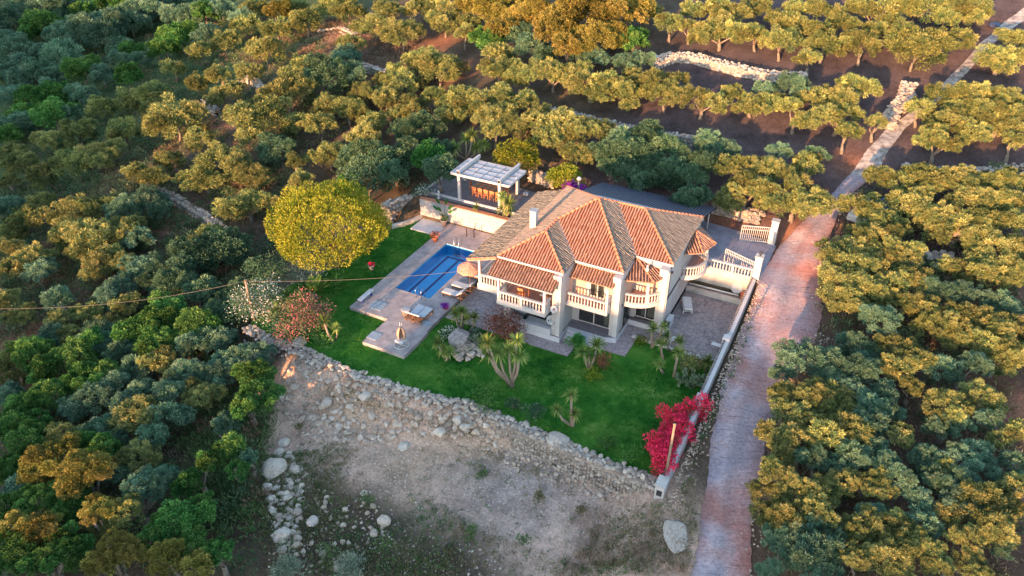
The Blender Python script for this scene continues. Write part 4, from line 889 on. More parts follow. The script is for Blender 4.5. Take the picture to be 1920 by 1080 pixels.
# ------------------------------------------------------------------ stones
def ico():
    t=(1+5**.5)/2; v=np.array([(-1,t,0),(1,t,0),(-1,-t,0),(1,-t,0),(0,-1,t),(0,1,t),(0,-1,-t),(0,1,-t),(t,0,-1),(t,0,1),(-t,0,-1),(-t,0,1)],float); v/=np.linalg.norm(v[0])
    f=np.array([(0,11,5),(0,5,1),(0,1,7),(0,7,10),(0,10,11),(1,5,9),(5,11,4),(11,10,2),(10,7,6),(7,1,8),(3,9,4),(3,4,2),(3,2,6),(3,6,8),(3,8,9),(4,9,5),(2,4,11),(6,2,10),(8,6,7),(9,8,1)]); return v,f
IV,IF=ico()
def stones_np(P,S,rg,asp=(1,1,.7)):
    N=len(P); v=np.repeat(IV[None],N,0)*rg.uniform(.72,1.22,(N,12,1))
    v=v*(np.array(asp)*rg.uniform(.7,1.3,(N,3)))[:,None,:]*np.asarray(S)[:,None,None]
    a=rg.uniform(0,6.283,N); c,s=np.cos(a),np.sin(a); x=v[...,0]*c[:,None]-v[...,1]*s[:,None]; y=v[...,0]*s[:,None]+v[...,1]*c[:,None]; z=v[...,2]
    tl=rg.normal(0,.3,N); c,s=np.cos(tl),np.sin(tl); x,z=x*c[:,None]-z*s[:,None],x*s[:,None]+z*c[:,None]
    V=(np.stack([x,y,z],-1)+np.asarray(P)[:,None,:]).reshape(-1,3); F=(IF[None]+12*np.arange(N)[:,None,None]).reshape(-1,3)
    return V,F,np.repeat(rg.uniform(0,1,N),12)
def stonemat(name,c1,c2,c3):
    m,n,l,b=newmat(name); b.inputs['Roughness'].default_value=.95; b.inputs['Specular IOR Level'].default_value=.15
    a=n.new('ShaderNodeAttribute'); a.attribute_name='tint'; r=ramp(n,l,a.outputs['Fac'],[(0,c1),(.5,c2),(1,c3)])
    t=noise(n,l,6,6,.75,vec=geopos(n)); q=ramp(n,l,t.outputs[0],[(.3,.62),(.65,1.12)]); l.new(mixc(n,l,1,r.outputs[0],q.outputs[0],'MULTIPLY'),b.inputs['Base Color']); bump(n,l,b,t.outputs[0],.6,.05); return m
M['st_pink']=stonemat('rubble_stone',(.40,.30,.235),(.55,.42,.33),(.70,.57,.47))
M['st_grey']=stonemat('wall_stone',(.29,.24,.21),(.42,.35,.30),(.57,.49,.42))
M['st_white']=stonemat('white_stone',(.38,.30,.245),(.54,.44,.37),(.68,.58,.49))
M['st_warm']=stonemat('warm_stone',(.30,.23,.18),(.44,.35,.28),(.56,.47,.40))
def along(pts,n):
    pts=[Vector(p) for p in pts]; L=[0]
    for i in range(len(pts)-1): L.append(L[-1]+(pts[i+1]-pts[i]).length)
    S=np.linspace(0,L[-1],n); out=[]; nr=[]
    for s in S:
        i=min(len(pts)-2,max(0,int(np.searchsorted(L,s))-1)); t=(s-L[i])/max(1e-6,L[i+1]-L[i]); out.append(tuple(pts[i].lerp(pts[i+1],t))); d=(pts[i+1]-pts[i]); nr.append((d.y,-d.x,0))
    return np.array(out),nrm(np.array(nr)),L[-1]
def stone_wall(name,pts,h,w,sz,m,label,cat='dry stone wall',down=False,dens=1.0,ground=True,core=True,group=None):
    """pts: line of the wall on the ground; stones fill its faces and its top"""
    P,Nn,L=along(pts,max(6,int(sum((Vector(pts[i+1])-Vector(pts[i])).length for i in range(len(pts)-1))/ (sz*1.15))))
    rg=np.random.default_rng(int(abs(P[0][0]*31+P[0][1]*17))); C=[];S=[]
    nz=max(1,int(h/(sz*1.05))); nw=max(1,int(w/(sz*1.1)))
    for k in range(len(P)):
        for side in (0,1):
            for j in range(nz+1):
                if rg.random()>dens: continue
                off=(w/2 if side else -w/2); z=h*j/nz
                C.append(P[k]+Nn[k]*(off*(1-.12*z/h)+rg.normal(0,.03))+np.array([rg.normal(0,.05),rg.normal(0,.05),z+rg.normal(0,.04)])); S.append(sz*rg.uniform(.45,.85))
        for j in range(nw):
            C.append(P[k]+Nn[k]*(w*(j+.5)/nw-w/2)+np.array([rg.normal(0,.06),rg.normal(0,.06),h+rg.normal(0,.04)])); S.append(sz*rg.uniform(.5,.9))
    C=np.array(C)
    t=E(name,label,cat,tuple(P[0]),group); org=np.array(P[0])
    V,F,T=stones_np(C-org,np.array(S),rg); o=linkmesh('stones',mesh_np('stones',V,F,m,T),t); ORG[t]=Vector(P[0])
    if core:
        s=MB(); Q=P[::3]; Q=np.vstack([Q,P[-1:]]); Nq=np.vstack([Nn[::3],Nn[-1:]])
        for k in range(len(Q)-1):
            a,b=Q[k],Q[k+1]; na=Nq[k]*(w/2-.02); nb=Nq[k+1]*(w/2-.02); V=[a+na,a-na,b-nb,b+nb]; lo=[tuple(v+np.array([0,0,-.4])) for v in V]; hi=[tuple(v+np.array([0,0,h-.04])) for v in V]
            s.add(lo+hi,[(4,7,6,5),(0,4,5,1),(1,5,6,2),(2,6,7,3),(3,7,4,0)])
        s.build('core',M['rockgrey'],t)
    return t
# retaining wall below the lawn: top course and sloping face
rg=np.random.default_rng(5)
P,Nn,L=along(RET,150); C=[];S=[]
for k in range(len(P)):
    q=k/len(P); zb=gz(*(P[k]+Nn[k]*1.0)[:2]); wd=.75 if q>.25 else .95
    for j in range(4):
        C.append(P[k]+Nn[k]*(-.12+wd*j/4)+np.array([rg.normal(0,.07),rg.normal(0,.07),.04+rg.normal(0,.05)])); S.append(rg.uniform(.13,.24))
    nz=9
    for j in range(1,nz+1):
        if P[k][0]<-17.5 and rg.random()<.85: continue
        z=zb*j/nz; C.append(P[k]+Nn[k]*(wd-.14+.16*j/nz+rg.normal(0,.04))+np.array([0,0,z+rg.normal(0,.03)])); S.append(rg.uniform(.09,.18))
C=np.array(C); t=E('retaining_wall','long dry stone retaining wall along the lower edge of the lawn','dry stone wall',tuple(P[0])); ORG[t]=Vector(P[0])
V,F,T=stones_np(C-P[0],np.array(S),rg); linkmesh('stones',mesh_np('stones',V,F,M['st_grey'],T),t)
s=MB()
for k in range(0,len(P)-1,2):
    if P[k][0]<-18.5: continue
    k2=min(k+2,len(P)-1); a,b=P[k],P[k2]; zb=min(gz(*(a+Nn[k]*1.1)[:2]),gz(*(b+Nn[k2]*1.1)[:2]))-.3
    v=[a-Nn[k]*.1,b-Nn[k2]*.1,b+Nn[k2]*.62,a+Nn[k]*.62]; lo=[(p[0],p[1],zb) for p in v]; hi=[(p[0],p[1],.02) for p in v]
    s.add(lo+hi,[(4,5,6,7),(0,4,7,3),(3,7,6,2),(2,6,5,1),(1,5,4,0)])
s.build('core',mat('bank_earth',(.40,.32,.27),(.26,.20,.17),1.5,.95,.6,bscale=8),t)
# rubble field
def pxpoly_sample(poly,n,rg,z=-1.4):
    xs=[p[0] for p in poly]; ys=[p[1] for p in poly]; out=[]
    while len(out)<n:
        X_=rg.uniform(min(xs),max(xs),n*2); Y_=rg.uniform(min(ys),max(ys),n*2); _,ins=poly_dist(poly,X_,Y_)
        for a,b in zip(X_[ins],Y_[ins]): out.append(at(a,b,z))
    A=np.array([(p.x,p.y) for p in out[:n]]); return A
def rubble(name,poly,n,smin,smax,m,kind='stuff',pw=2.2):
    A=pxpoly_sample(poly,n,rg); dl_,_=poly_dist(LOT,A[:,0],A[:,1]); A=A[dl_>.75]; n=len(A); S=smin+(smax-smin)*rg.uniform(0,1,n)**pw; z=terr(A[:,0],A[:,1])+S*.2
    V,F,T=stones_np(np.c_[A,z],S,rg); o=linkmesh(name,mesh_np(name,V,F,m,T)); setp(o,kind=kind); return o
band=[(540,690),(600,668),(650,696),(720,718),(800,744),(880,760),(930,790),(985,825),(960,850),(900,835),(850,830),(760,815),(690,830),(620,815),(555,810),(525,745)]
rubble('rubble',band,1350,.04,.30,M['st_pink'],pw=2.4)
rubble('rubble',[(900,800),(1000,850),(1100,890),(1215,925),(1200,950),(1090,915),(980,880),(890,850)],320,.05,.2,M['st_pink'])
rubble('rubble',[(490,850),(545,835),(570,880),(555,950),(560,1010),(520,1020),(505,960)],230,.08,.34,M['st_white'])
rubble('rubble',[(500,820),(800,820),(1100,880),(1250,960),(1290,1080),(500,1080)],2600,.02,.085,M['st_white'])
rubble('rubble',[(540,760),(900,830),(1180,920),(1100,960),(560,880)],2200,.02,.08,M['st_pink'])
rubble('rubble',[(560,870),(700,880),(740,1010),(620,1060),(540,1040)],120,.05,.25,M['st_pink'])
_bmc={}
def boulder(px,py,wpx,label,m='st_white',flat=.65,z=-1.5,kind=None,name='boulder',cat='boulder'):
    p=at(px,py,z); zt=gz(p.x,p.y); p=at(px,py,zt+.2); r=wpx/2/scale_at(p)
    bm=bmesh.new(); bmesh.ops.create_icosphere(bm,subdivisions=3,radius=1); rr=np.random.default_rng(int(px*7+py)); ks=sph(rr,14); ds=rr.uniform(.62,.95,14)
    for v in bm.verts:
        q=np.array(v.co); 
        for k,dd in zip(ks,ds):
            e=q@k-dd
            if e>0: q=q-k*e*.85
        q=q*(1+.05*math.sin(q[0]*9+px)*math.sin(q[1]*8)*math.sin(q[2]*7+2)+.03*math.sin(q[0]*19)*math.sin(q[2]*17))
        v.co=(q[0]*r*1.05,q[1]*r*rr.uniform(.98,1.02)*.9,q[2]*r*flat)
    me=bpy.data.meshes.new(name); bm.to_mesh(me); bm.free(); a=me.attributes.new('tint','FLOAT','POINT'); a.data.foreach_set('value',np.full(len(me.vertices),rr.uniform(.35,.9),np.float32)); me.materials.append(M[m])
    o=linkmesh(name,me); o.location=(p.x,p.y,zt+r*flat*(.35 if flat>.2 else 1.1)); o.rotation_euler=(0,0,rr.uniform(0,6)); o.scale=(1,1,1) if flat>.2 else (.85,1.45,1); o.rotation_euler=o.rotation_euler if flat>.2 else (0,0,.25); return setp(o,label,cat)
for a_ in ((514,878,52,'largest grey boulder at the left edge of the rubble plot'),(523,846,22,'pale boulder just above the largest boulder at the left of the rubble plot'),(532,828,24,'pale boulder beside a grey plank near the left end of the rubble'),(500,912,24,'rounded boulder directly below the largest boulder'),(528,1000,34,'flat bluish slab at the lower end of the left line of stones'),(585,976,26,'pale boulder half sunk in weeds right of the left line of stones'),(718,975,30,'pinkish boulder beside dead branches in the lower rubble plot'),(701,998,20,'smaller boulder left below the pinkish boulder by the dead branches'),(612,755,26,'tan boulder in the upper left rubble bank'),(683,742,26,'long pale boulder in the middle of the upper rubble bank'),(825,808,26,'broad tan boulder at the foot of the rubble bank'),(757,835,24,'pale upright stone at the foot of a small earth mound'),(858,785,24,'rounded boulder near the stone wall in the rubble bank'),(872,798,22,'pale boulder right of the rounded boulder near the stone wall')):
    boulder(*a_,m='st_pink' if 'pink' in a_[3] or 'tan' in a_[3] else 'st_white')
boulder(1268,1000,66,'smooth pale blue grey slab of rock beside the lane at the bottom',flat=.13,z=-.6)
boulder(1045,822,46,'wide flat boulder set into the top of the retaining wall',m='st_grey',flat=.4,z=0); boulder(560,640,36,'long flat boulder on the left part of the retaining wall',m='st_grey',flat=.35,z=0)
# rock garden
rk=E('rock_garden','grey weathered rockery of piled stones in the middle of the lawn','rockery',at(873,660,0)); ORG[rk]=Vector(at(873,660,0))
c=at(873,662,0); rg2=np.random.default_rng(3); C=[];S=[]
for k in range(46): a=rg2.uniform(0,6.28); r=rg2.uniform(0,1.35); C.append((r*math.cos(a)*1.1,r*math.sin(a)*.8,max(.05,.55-.35*r)+rg2.normal(0,.05))); S.append(rg2.uniform(.15,.36))
V,F,T=stones_np(np.array(C),np.array(S),rg2); linkmesh('stones',mesh_np('stones',V,F,M['st_grey'],T),rk)
boulder(862,648,44,'big rounded grey boulder on top of the lawn rockery',m='rockgrey',flat=.9,z=.4).location.z=.75
# left curved walls
stone_wall('stone_bank',[at(728,414,0),at(745,404,0),at(770,400,0),at(792,399,0)],1.7,.8,.34,M['st_warm'],'tall warm coloured dry stone bank behind the back corner of the lawn')
s=MB()
lw=[at(736,428,0),at(755,424,0),at(775,417,0),at(793,408,0)]
for a_,b_ in zip(lw[:-1],lw[1:]): s.beam((a_.x,a_.y,.1),(b_.x,b_.y,.1),.3,.55+.002*lw.index(a_))
s.own('garden_wall',M['stained'],'low curved cream wall at the back corner of the lawn','wall')
s=MB(); ed=[at(1188,631,.1),at(1230,645,.1),at(1290,663,.1),at(1344,678,.1)]
V,F,T=stones_np(np.array([tuple(p) for p in along(ed,60)[0]]),np.full(60,.14),rg,(1.2,1.2,.9)); o=linkmesh('stone_edging',mesh_np('stone_edging',V,F,M['white'],T)); setp(o,'white painted stone edging between the lawn and the side courtyard','edging')
# terrace walls on the hillside
def gl(*pp): return [gnd(*p) for p in pp]
TW='hillside terrace walls'
stone_wall('dry_stone_wall',gl((1222,128),(1262,112),(1300,116),(1352,128),(1400,142),(1452,150),(1506,152)),0.65,1.5,.30,M['st_white'],'broad white stone bank between the two upper olive rows',group=TW,dens=.9)
stone_wall('dry_stone_wall',gl((1008,212),(1060,222),(1120,236),(1180,250),(1240,262),(1300,272)),.7,.6,.3,M['st_grey'],'low grey terrace wall below the middle olive row',group=TW)
stone_wall('dry_stone_wall',gl((1700,170),(1694,195),(1672,222),(1662,245)),.8,1.3,.34,M['st_grey'],'grey stone heap beside the bend of the dirt track',group=TW,dens=.85)
stone_wall('dry_stone_wall',gl((1690,322),(1740,328),(1800,332),(1860,328),(1925,322)),.6,.7,.32,M['st_grey'],'low stone wall right of the dirt track',group=TW,dens=.6,core=False)
stone_wall('dry_stone_wall',gl((1708,488),(1740,492),(1780,495)),.6,.9,.5,M['st_grey'],'short row of large grey stones in the right grove',group=TW,core=False)
stone_wall('dry_stone_wall',gl((292,360),(340,384),(385,412),(415,432),(445,462)),.5,.9,.28,M['st_warm'],'reddish stone wall slanting down the left hillside',group=TW,dens=.9)
stone_wall('dry_stone_wall',gl((455,150),(480,160),(492,172)),.7,.8,.3,M['st_white'],'short white stone pile on the upper left slope',group=TW,core=False)
stone_wall('dry_stone_wall',gl((672,128),(700,138),(726,146)),.7,.9,.3,M['st_white'],'short white stone wall on the slope above the pergola',group=TW)
stone_wall('dry_stone_wall',gl((385,195),(398,206),(408,216)),.7,.7,.3,M['st_grey'],'small grey stone pile between two big left olives',group=TW,core=False)
stone_wall('dry_stone_wall',gl((1338,398),(1365,404),(1395,412),(1425,415)),.8,.8,.32,M['st_warm'],'red lit stone bank beside the far driveway gate',group=TW,dens=.9)
stone_wall('dry_stone_wall',gl((996,338),(1020,345),(1040,352)),.9,.8,.3,M['st_warm'],'pinkish stone bank between the lemon trees',group=TW)
stone_wall('dry_stone_wall',gl((600,66),(640,60),(668,72)),.6,.7,.3,M['st_warm'],'pink lit stone bank at the top of the left slope',group=TW,dens=.8,core=False)
for k,(px,py) in enumerate(((1862,55),)):
    t=boulder(px,py,26,'dark blue tarpaulin lying beside the dirt track at the top right',m='st_grey',flat=.5,z=9,name='rockpile',cat='rockpile'); t.data.materials.clear(); t.data.materials.append(M['bluerock']); q=gnd(px,py); t.location=(q.x,q.y,q.z+.3)  # boulder mesh in dark blue, standing for a small heap of dark stones
# ------------------------------------------------------------------ poles and cables
def upat(px,py,b):
    d=ray(px,py); f=(-_sy,_cy); t=(b[0]*f[0]+b[1]*f[1])/(d[0]*f[0]+d[1]*f[1]); return Vector((d[0]*t,d[1]*t,CAMH+d[2]*t))
pb=at(477,600,.0); pt_=upat(460,527,pb)
t=E('utility_pole','slim brown wooden utility pole rising from the oleander bed','pole',pb)
MB().tube([pb-Vector((0,0,.4)),pb.lerp(pt_,.5),pt_],[.11,.1,.085],8).build('shaft',M['polewood'],t); MB().lathe([(.06,0),(.09,.02),(.09,.1),(.03,.14)],pt_,8).build('insulator',M['bark_red'],t)
pc=at(1246,905,.2); pd=upat(1265,797,pc)
t=E('wooden_post','pale wooden post leaning beside the red bougainvillea','post',pc); MB().tube([pc-Vector((0,0,.6)),pc.lerp(pd,.5),pd],[.085,.08,.07],8).build('shaft',M['polewood'],t); MB().lathe([(.05,0),(.09,.03),(.1,.12),(.06,.14)],pd-Vector((0,0,.05)),8).build('cap',M['polewood'],t)
def cable(a,b,sag,label,r=.013):
    a=Vector(a);b=Vector(b); MB().tube([a.lerp(b,k/16)-Vector((0,0,sag*4*(k/16)*(1-k/16))) for k in range(17)],r,5).own('power_cable',M['cable'],label,'cable')
vend=Vector((-24.3,41.65,4.2)); cable(pt_,vend,.35,'pale cable strung from the pole across the pool to the villa')
q=upat(-60,578,at(0,640,0)); cable(pt_,q,.8,'pale cable running from the pole to the left over the olive trees')
# ------------------------------------------------------------------ yuccas and palms
def rosette_np(rg,n,L,w):
    ps=[]; z=rg.uniform(-.55,1,n); a=rg.uniform(0,6.283,n); r=np.sqrt(1-z*z); d=np.stack([r*np.cos(a),r*np.sin(a),z],1)
    l=L*rg.uniform(.75,1.1,n); t=np.clip(.25+.45*rg.random(n)+.25*(z<-.2),0,1); b=d*.04; side=nrm(np.cross(d,[0,0,1.0])+1e-6)
    V=[];F=[]
    e1=b+d*l[:,None]*.5+np.array([0,0,.02]); e2=b+d*l[:,None]; e2[:,2]-=l*.16*(1-z)
    V=np.stack([b+side*w*.35,b-side*w*.35,e1+side*w*.5,e1-side*w*.5,e2],1).reshape(-1,3)
    i=np.arange(n)[:,None]*5; F4=np.concatenate([i+np.array([[0,1,3,2]])]); F3=i+np.array([[2,3,4,4]]); 
    return V,np.concatenate([F4,F3]),np.repeat(t,5)
_ros=[]
for k in range(4):
    V,F,T=rosette_np(np.random.default_rng(50+k),62,1.0,.115)
    tri=F[len(F)//2:,:3]; quads=F[:len(F)//2]; tri2=np.concatenate([quads[:,[0,1,2]],quads[:,[0,2,3]],tri]); _ros.append(mesh_np('leaf_rosette',V,tri2,M['yucca'],T))
def yucca(base,stems,label,z=0.0,group='yuccas in the garden',rpx=20,trunk=.085):
    b=at(base[0],base[1],z); t=E('yucca',label,'yucca',b,group)
    for i,s_ in enumerate(stems):
        p=upat(s_[0],s_[1],b); r=(s_[2] if len(s_)>2 else rpx)/scale_at(p); off=Vector((random.uniform(-.15,.15),random.uniform(-.3,.3),0)); p=p+off
        if p.z<b.z+.15: p.z=b.z+.15
        m=b.lerp(p,.45)+Vector(((p.x-b.x)*.18,(p.y-b.y)*.18,-.05)); c0=b+Vector((random.uniform(-.12,.12),random.uniform(-.08,.08),-.05))
        MB().tube([c0,m,p],[trunk*1.5,trunk,trunk*.8],7).build('stem',M['yuccabark'],t)
        o=bpy.data.objects.new('leaf_rosette',_ros[(i+int(base[0]))%4]); COL.objects.link(o); o.parent=t; o.location=p-b; o.scale=(r,r,r); o.rotation_euler=(random.uniform(-.2,.2),random.uniform(-.2,.2),random.uniform(0,6))
    return t
yucca((626,643),[(609,603,20)],'yucca with one leaning stem left of the lower pool deck'); yucca((632,638),[(634,614,14)],'small single stemmed yucca beside the leaning yucca',trunk=.05)
yucca((861,621),[(855,592,18),(871,600,20),(870,582,17)],'yellow green yucca clump behind the rockery on the left'); yucca((883,622),[(892,596,17)],'single stemmed yucca behind the rockery on the right')
yucca((837,675),[(824,641,19),(829,658,20),(845,662,18)],'low yucca clump left of the rockery',trunk=.06)
yucca((960,724),[(910,668,22),(919,640,21),(933,662,24),(967,637,21),(956,656,23),(966,668,20),(978,664,20),(906,646,20)],'large yucca with many heads and pale stems in front of the parapet')
yucca((1106,692),[(1096,657,22),(1117,650,22),(1108,664,20)],'three headed yucca on the lawn before the front steps'); yucca((1073,799),[(1069,740,19),(1045,764,17),(1075,774,18)],'yucca with forked twisted stems alone on the lower lawn')
yucca((1220,650),[(1224,616,18),(1242,616,14)],'tall yucca at the corner of the paved path'); yucca((1255,660),[(1254,627,17),(1276,636,17)],'thin stemmed yucca before the white plastic chairs',trunk=.05); yucca((1242,672),[(1238,648,17)],'short yucca left of the thin stemmed yucca'); yucca((1243,697),[(1240,682,15)],'lowest little yucca left of the reddish bush'); yucca((1264,705),[(1272,662,17)],'yucca with one curved stem above the prickly pear')
yucca((1300,700),[(1301,681,17)],'dark yucca behind the prickly pear on the left',trunk=.05); yucca((1323,698),[(1323,680,20)],'dark spreading yucca beside the boundary wall',trunk=.05)
yucca((950,404),[(947,366,16),(955,378,20),(940,394,18),(960,392,17)],'yucca clump at the right front corner of the pergola terrace',z=2.05); yucca((896,398),[(895,386,11)],'small yucca on the terrace edge below the dining chairs',z=2.05,trunk=.04)
yucca((875,300),[(854,277,20),(872,262,18),(891,278,18),(907,272,18),(886,252,17)],'tall many stemmed yucca behind the pergola',z=2.3)
yucca((516,605),[(514,584,26)],'dark green yucca between the white and pink oleanders',trunk=.06); yucca((545,562),[(544,549,20)],'small yucca behind the oleanders',trunk=.06)
def palm():
    b=at(590,562,0); t=E('fan_palm','low green palm with spreading fronds beside the oleanders','palm',b)
    MB().lathe([(.25,0),(.28,.3),(.2,.6)],b,10).build('trunk',M['bark'],t)
    V=[];F=[];T=[]; r_=np.random.default_rng(11)
    for k in range(34):
        a=r_.uniform(0,6.28); el=r_.uniform(.1,1.2); L=r_.uniform(1.2,1.9); d=np.array([math.cos(a)*math.cos(el),math.sin(a)*math.cos(el),math.sin(el)]); sd_=nrm(np.cross(d,[0,0,1.]))
        for i in range(14):
            f=.3+.7*i/13; p=d*L*f; p[2]-=.5*(f**2)*L*math.cos(el)*.6; ll=.45*(1-abs(f-.6))
            for sg in (-1,1):
                q=p+(sd_*sg*.8+d*.55-np.array([0,0,.15]))*ll; o_=len(V); V+=[p,p+d*.05+(q-p)*.5,q,(p+q)/2-d*.03]; F.append((o_,o_+1,o_+2,o_+3)); tt=r_.uniform(.2,.9); T+=[tt]*4
    o=obj_np('frond_crown',(np.array(V),np.array(F),np.array(T)),M['palm'],t,loc=(0,0,.6))
palm()
# ------------------------------------------------------------------ shrubs
def shrub(name,px,py,wpx,hpx,leaf,label,cat,z=0.0,n=1500,L=.16,wd=.07,nb=14,zbase=True,up=.4,stem=True):
    b=at(px,py+hpx*.32,z); zt=z if z is not None else gz(b.x,b.y); w=wpx/scale_at(b); h=hpx/scale_at(b)*.8
    t=E(name,label,cat,b); obj_np('foliage',bushcloud(np.random.default_rng(int(px*3+py)),n,w*.75,h,L,wd,nb=nb,up=up),leaf,t)
    if stem:
        s=MB()
        for k in range(5): a=k*1.3; s.tube([b,b+Vector((math.cos(a)*w*.2,math.sin(a)*w*.2,h*.6))],[.04,.015],5)
        s.build('stems',M['bark'],t)
    return t
shrub('oleander',492,565,84,82,M['whiteflower'],'oleander bush covered in white flowers beside the utility pole','shrub',n=7500,L=.16,wd=.06,nb=30)
shrub('oleander',570,594,86,80,M['pinkflower'],'pink flowering oleander bush next to the white one','shrub',n=7500,L=.16,wd=.06,nb=30)
shrub('leafy_shrub',535,602,60,46,M['ever'],'dense dark green bush between the two oleanders','shrub',n=2600)
shrub('leafy_shrub',600,632,40,30,M['broad'],'green shrub at the foot of the leaning yucca','shrub',n=1100)
shrub('grey_shrub',582,517,64,46,M['sage'],'grey branching succulent shrub under the round pine','shrub',n=500,L=.4,wd=.07,up=.9)
shrub('leafy_shrub',632,523,30,36,M['bright'],'light green leafy shrub at the foot of the pine','shrub',n=600)
shrub('hedge_shrub',508,513,90,34,M['ever'],'dark green spreading bush left of the pine','shrub',n=2200)
shrub('red_shrub',948,615,60,76,M['redleaf'],'red leaved shrub in front of the covered balcony','shrub',n=2600,L=.14,wd=.08,nb=18)
shrub('round_bush',1080,640,30,34,M['bright'],'round bright green bush beside the front steps','shrub',n=1300)
shrub('flower_bush',1108,703,26,20,M['lime'],'small lime green bush at the foot of the three headed yucca','shrub',n=500,stem=False)
shrub('dry_bush',1130,678,32,44,M['redleaf'],'dry pinkish bush right of the three headed yucca','shrub',n=700,L=.1)
shrub('white_flower_bush',844,626,32,28,M['whiteflower'],'pale flowering bush behind the rockery boulder','shrub',n=700)
shrub('agave',886,648,34,20,M['sage'],'grey green agave on the right side of the rockery','agave',n=120,L=.55,wd=.14,nb=3,up=.3,stem=False)
shrub('agave',892,624,20,16,M['sage'],'small agave behind the rockery','agave',n=60,L=.4,wd=.1,nb=2,stem=False)
shrub('spiky_shrub',912,750,56,36,M['broad'],'straggly green shrub on the retaining wall','shrub',n=900,L=.24,wd=.05,up=.7)
shrub('spiky_shrub',962,757,30,26,M['ever'],'small dark shrub right of the straggly one on the wall','shrub',n=400)
shrub('young_oleander',1003,772,32,34,M['ever'],'young dark shrub on the lower lawn left of the forked yucca','shrub',n=600,L=.22,wd=.05,up=.6)
shrub('young_oleander',1137,830,32,36,M['broad'],'young shrub on the lower lawn edge, left of a pair','shrub',n=600,L=.22,wd=.05,up=.6)
shrub('young_oleander',1174,850,30,32,M['bright'],'young shrub on the lower lawn edge, right of a pair','shrub',n=560,L=.22,wd=.05,up=.6)
shrub('reddish_bush',1287,680,48,50,M['weed'],'brown and reddish bush among the right hand yuccas','shrub',n=1100,L=.16,wd=.06)
shrub('pale_bush',797,360,32,26,M['whiteflower'],'pale green bush at the left corner of the dining terrace','shrub',z=2.0,n=700)
shrub('corner_bush',1202,640,20,16,M['lime'],'small yellowish bush at the corner of the paving','shrub',n=250,stem=False)
shrub('dead_shrub',530,668,52,52,M['dead'],'bare grey dead shrub below the stone wall on the left','shrub',z=-1.6,n=1100,L=.34,wd=.025,up=.8)
shrub('olive_shrub',580,680,46,46,M['olive'],'rounded green shrub right of the dead shrub','shrub',z=-1.6,n=1100,L=.2,wd=.05)
shrub('sage_shrub',547,1062,56,48,M['sage'],'silvery green shrub at the bottom edge of the rubble plot','shrub',z=-1.9,n=1600,L=.26,wd=.045,up=.9)
shrub('sage_shrub',655,1066,44,40,M['sage'],'smaller silvery shrub right of the first at the bottom edge','shrub',z=-1.9,n=1200,L=.26,wd=.045,up=.9)
for k,(px,py,w_,lf,lb) in enumerate(((690,935,30,'greenweed','low dark weed clump in the middle of the rubble plot'),(560,800,18,'weed','yellowish weed clump on the upper left rubble'),(905,885,26,'greenweed','dark green weed in the rubble plot below the earth mound'),(1010,925,24,'weed','round tuft beside the grey gravel patch'),(880,995,26,'greenweed','green ground plant at the bottom of the gravel patch'),(1180,870,30,'weed','weed tuft at the foot of the retaining wall'),(985,1010,22,'greenweed','low plant in the lower middle of the plot'),(720,1020,34,'greenweed','green weed patch below the pinkish boulder'),(620,1030,40,'greenweed','dark weed bush at lower left of the plot'),(1090,955,24,'weed','weed tuft right of the gravel patch'),(1160,1000,26,'greenweed','two tone weed on the right of the plot'))):
    shrub('weed_clump',px,py,w_,w_*.7,M[lf],lb,'weed',z=-1.7,n=260,L=.16,wd=.05,stem=False,nb=5)
# cactus
def cactus():
    b=at(1292,725,0); t=E('prickly_pear','prickly pear cactus with pale green pads by the boundary wall','cactus',b); r_=random.Random(4)
    s=MB()
    def pad(p,d,up,L,w,dep):
        d=d.normalized(); n_=d.cross(up).normalized(); u=d; V=[];K=10
        for sgn in (-1,1):
            for k in range(K): a=2*math.pi*k/K; rr=(1 if True else 0); V.append(p+u*(L/2+L/2*math.sin(a))+ (n_.cross(u))*(w/2*math.cos(a))*(1.0+.15*math.sin(a))+n_*.018*sgn)
        c1=p+u*L/2-n_*.04;c2=p+u*L/2+n_*.04; V+=[c1,c2]
        s.add(V,[(k,(k+1)%K,20)[::-1] for k in range(K)]+[(K+k,K+(k+1)%K,21) for k in range(K)]+[(k,K+k,K+(k+1)%K,(k+1)%K) for k in range(K)],True)
        if dep>0:
            for q in range(r_.choice((2,2,3))): pad(p+u*L*.9+(n_.cross(u))*r_.uniform(-.3,.3)*w,(u+Vector((r_.uniform(-.8,.8),r_.uniform(-.8,.8),r_.uniform(-.1,.6)))),Vector((r_.uniform(-1,1),r_.uniform(-1,1),.2)),L*r_.uniform(.8,1.0),w*r_.uniform(.85,1),dep-1)
    for k in range(15):
        a=r_.uniform(0,6.28); q=r_.uniform(0,.95); pad(b+Vector((q*math.cos(a)*1.1,q*math.sin(a)*.8,0)),Vector((r_.uniform(-.5,.5),r_.uniform(-.5,.5),1)),Vector((r_.uniform(-1,1),r_.uniform(-1,1),.1)),.42,.26,2)
    s.build('pads',M['cactus'],t)
cactus()
def blossomlobe(rg,n,L): return lobe_np(rg,12,n//12,L,L*.7,flat=.9,up=.3,sub=.42)
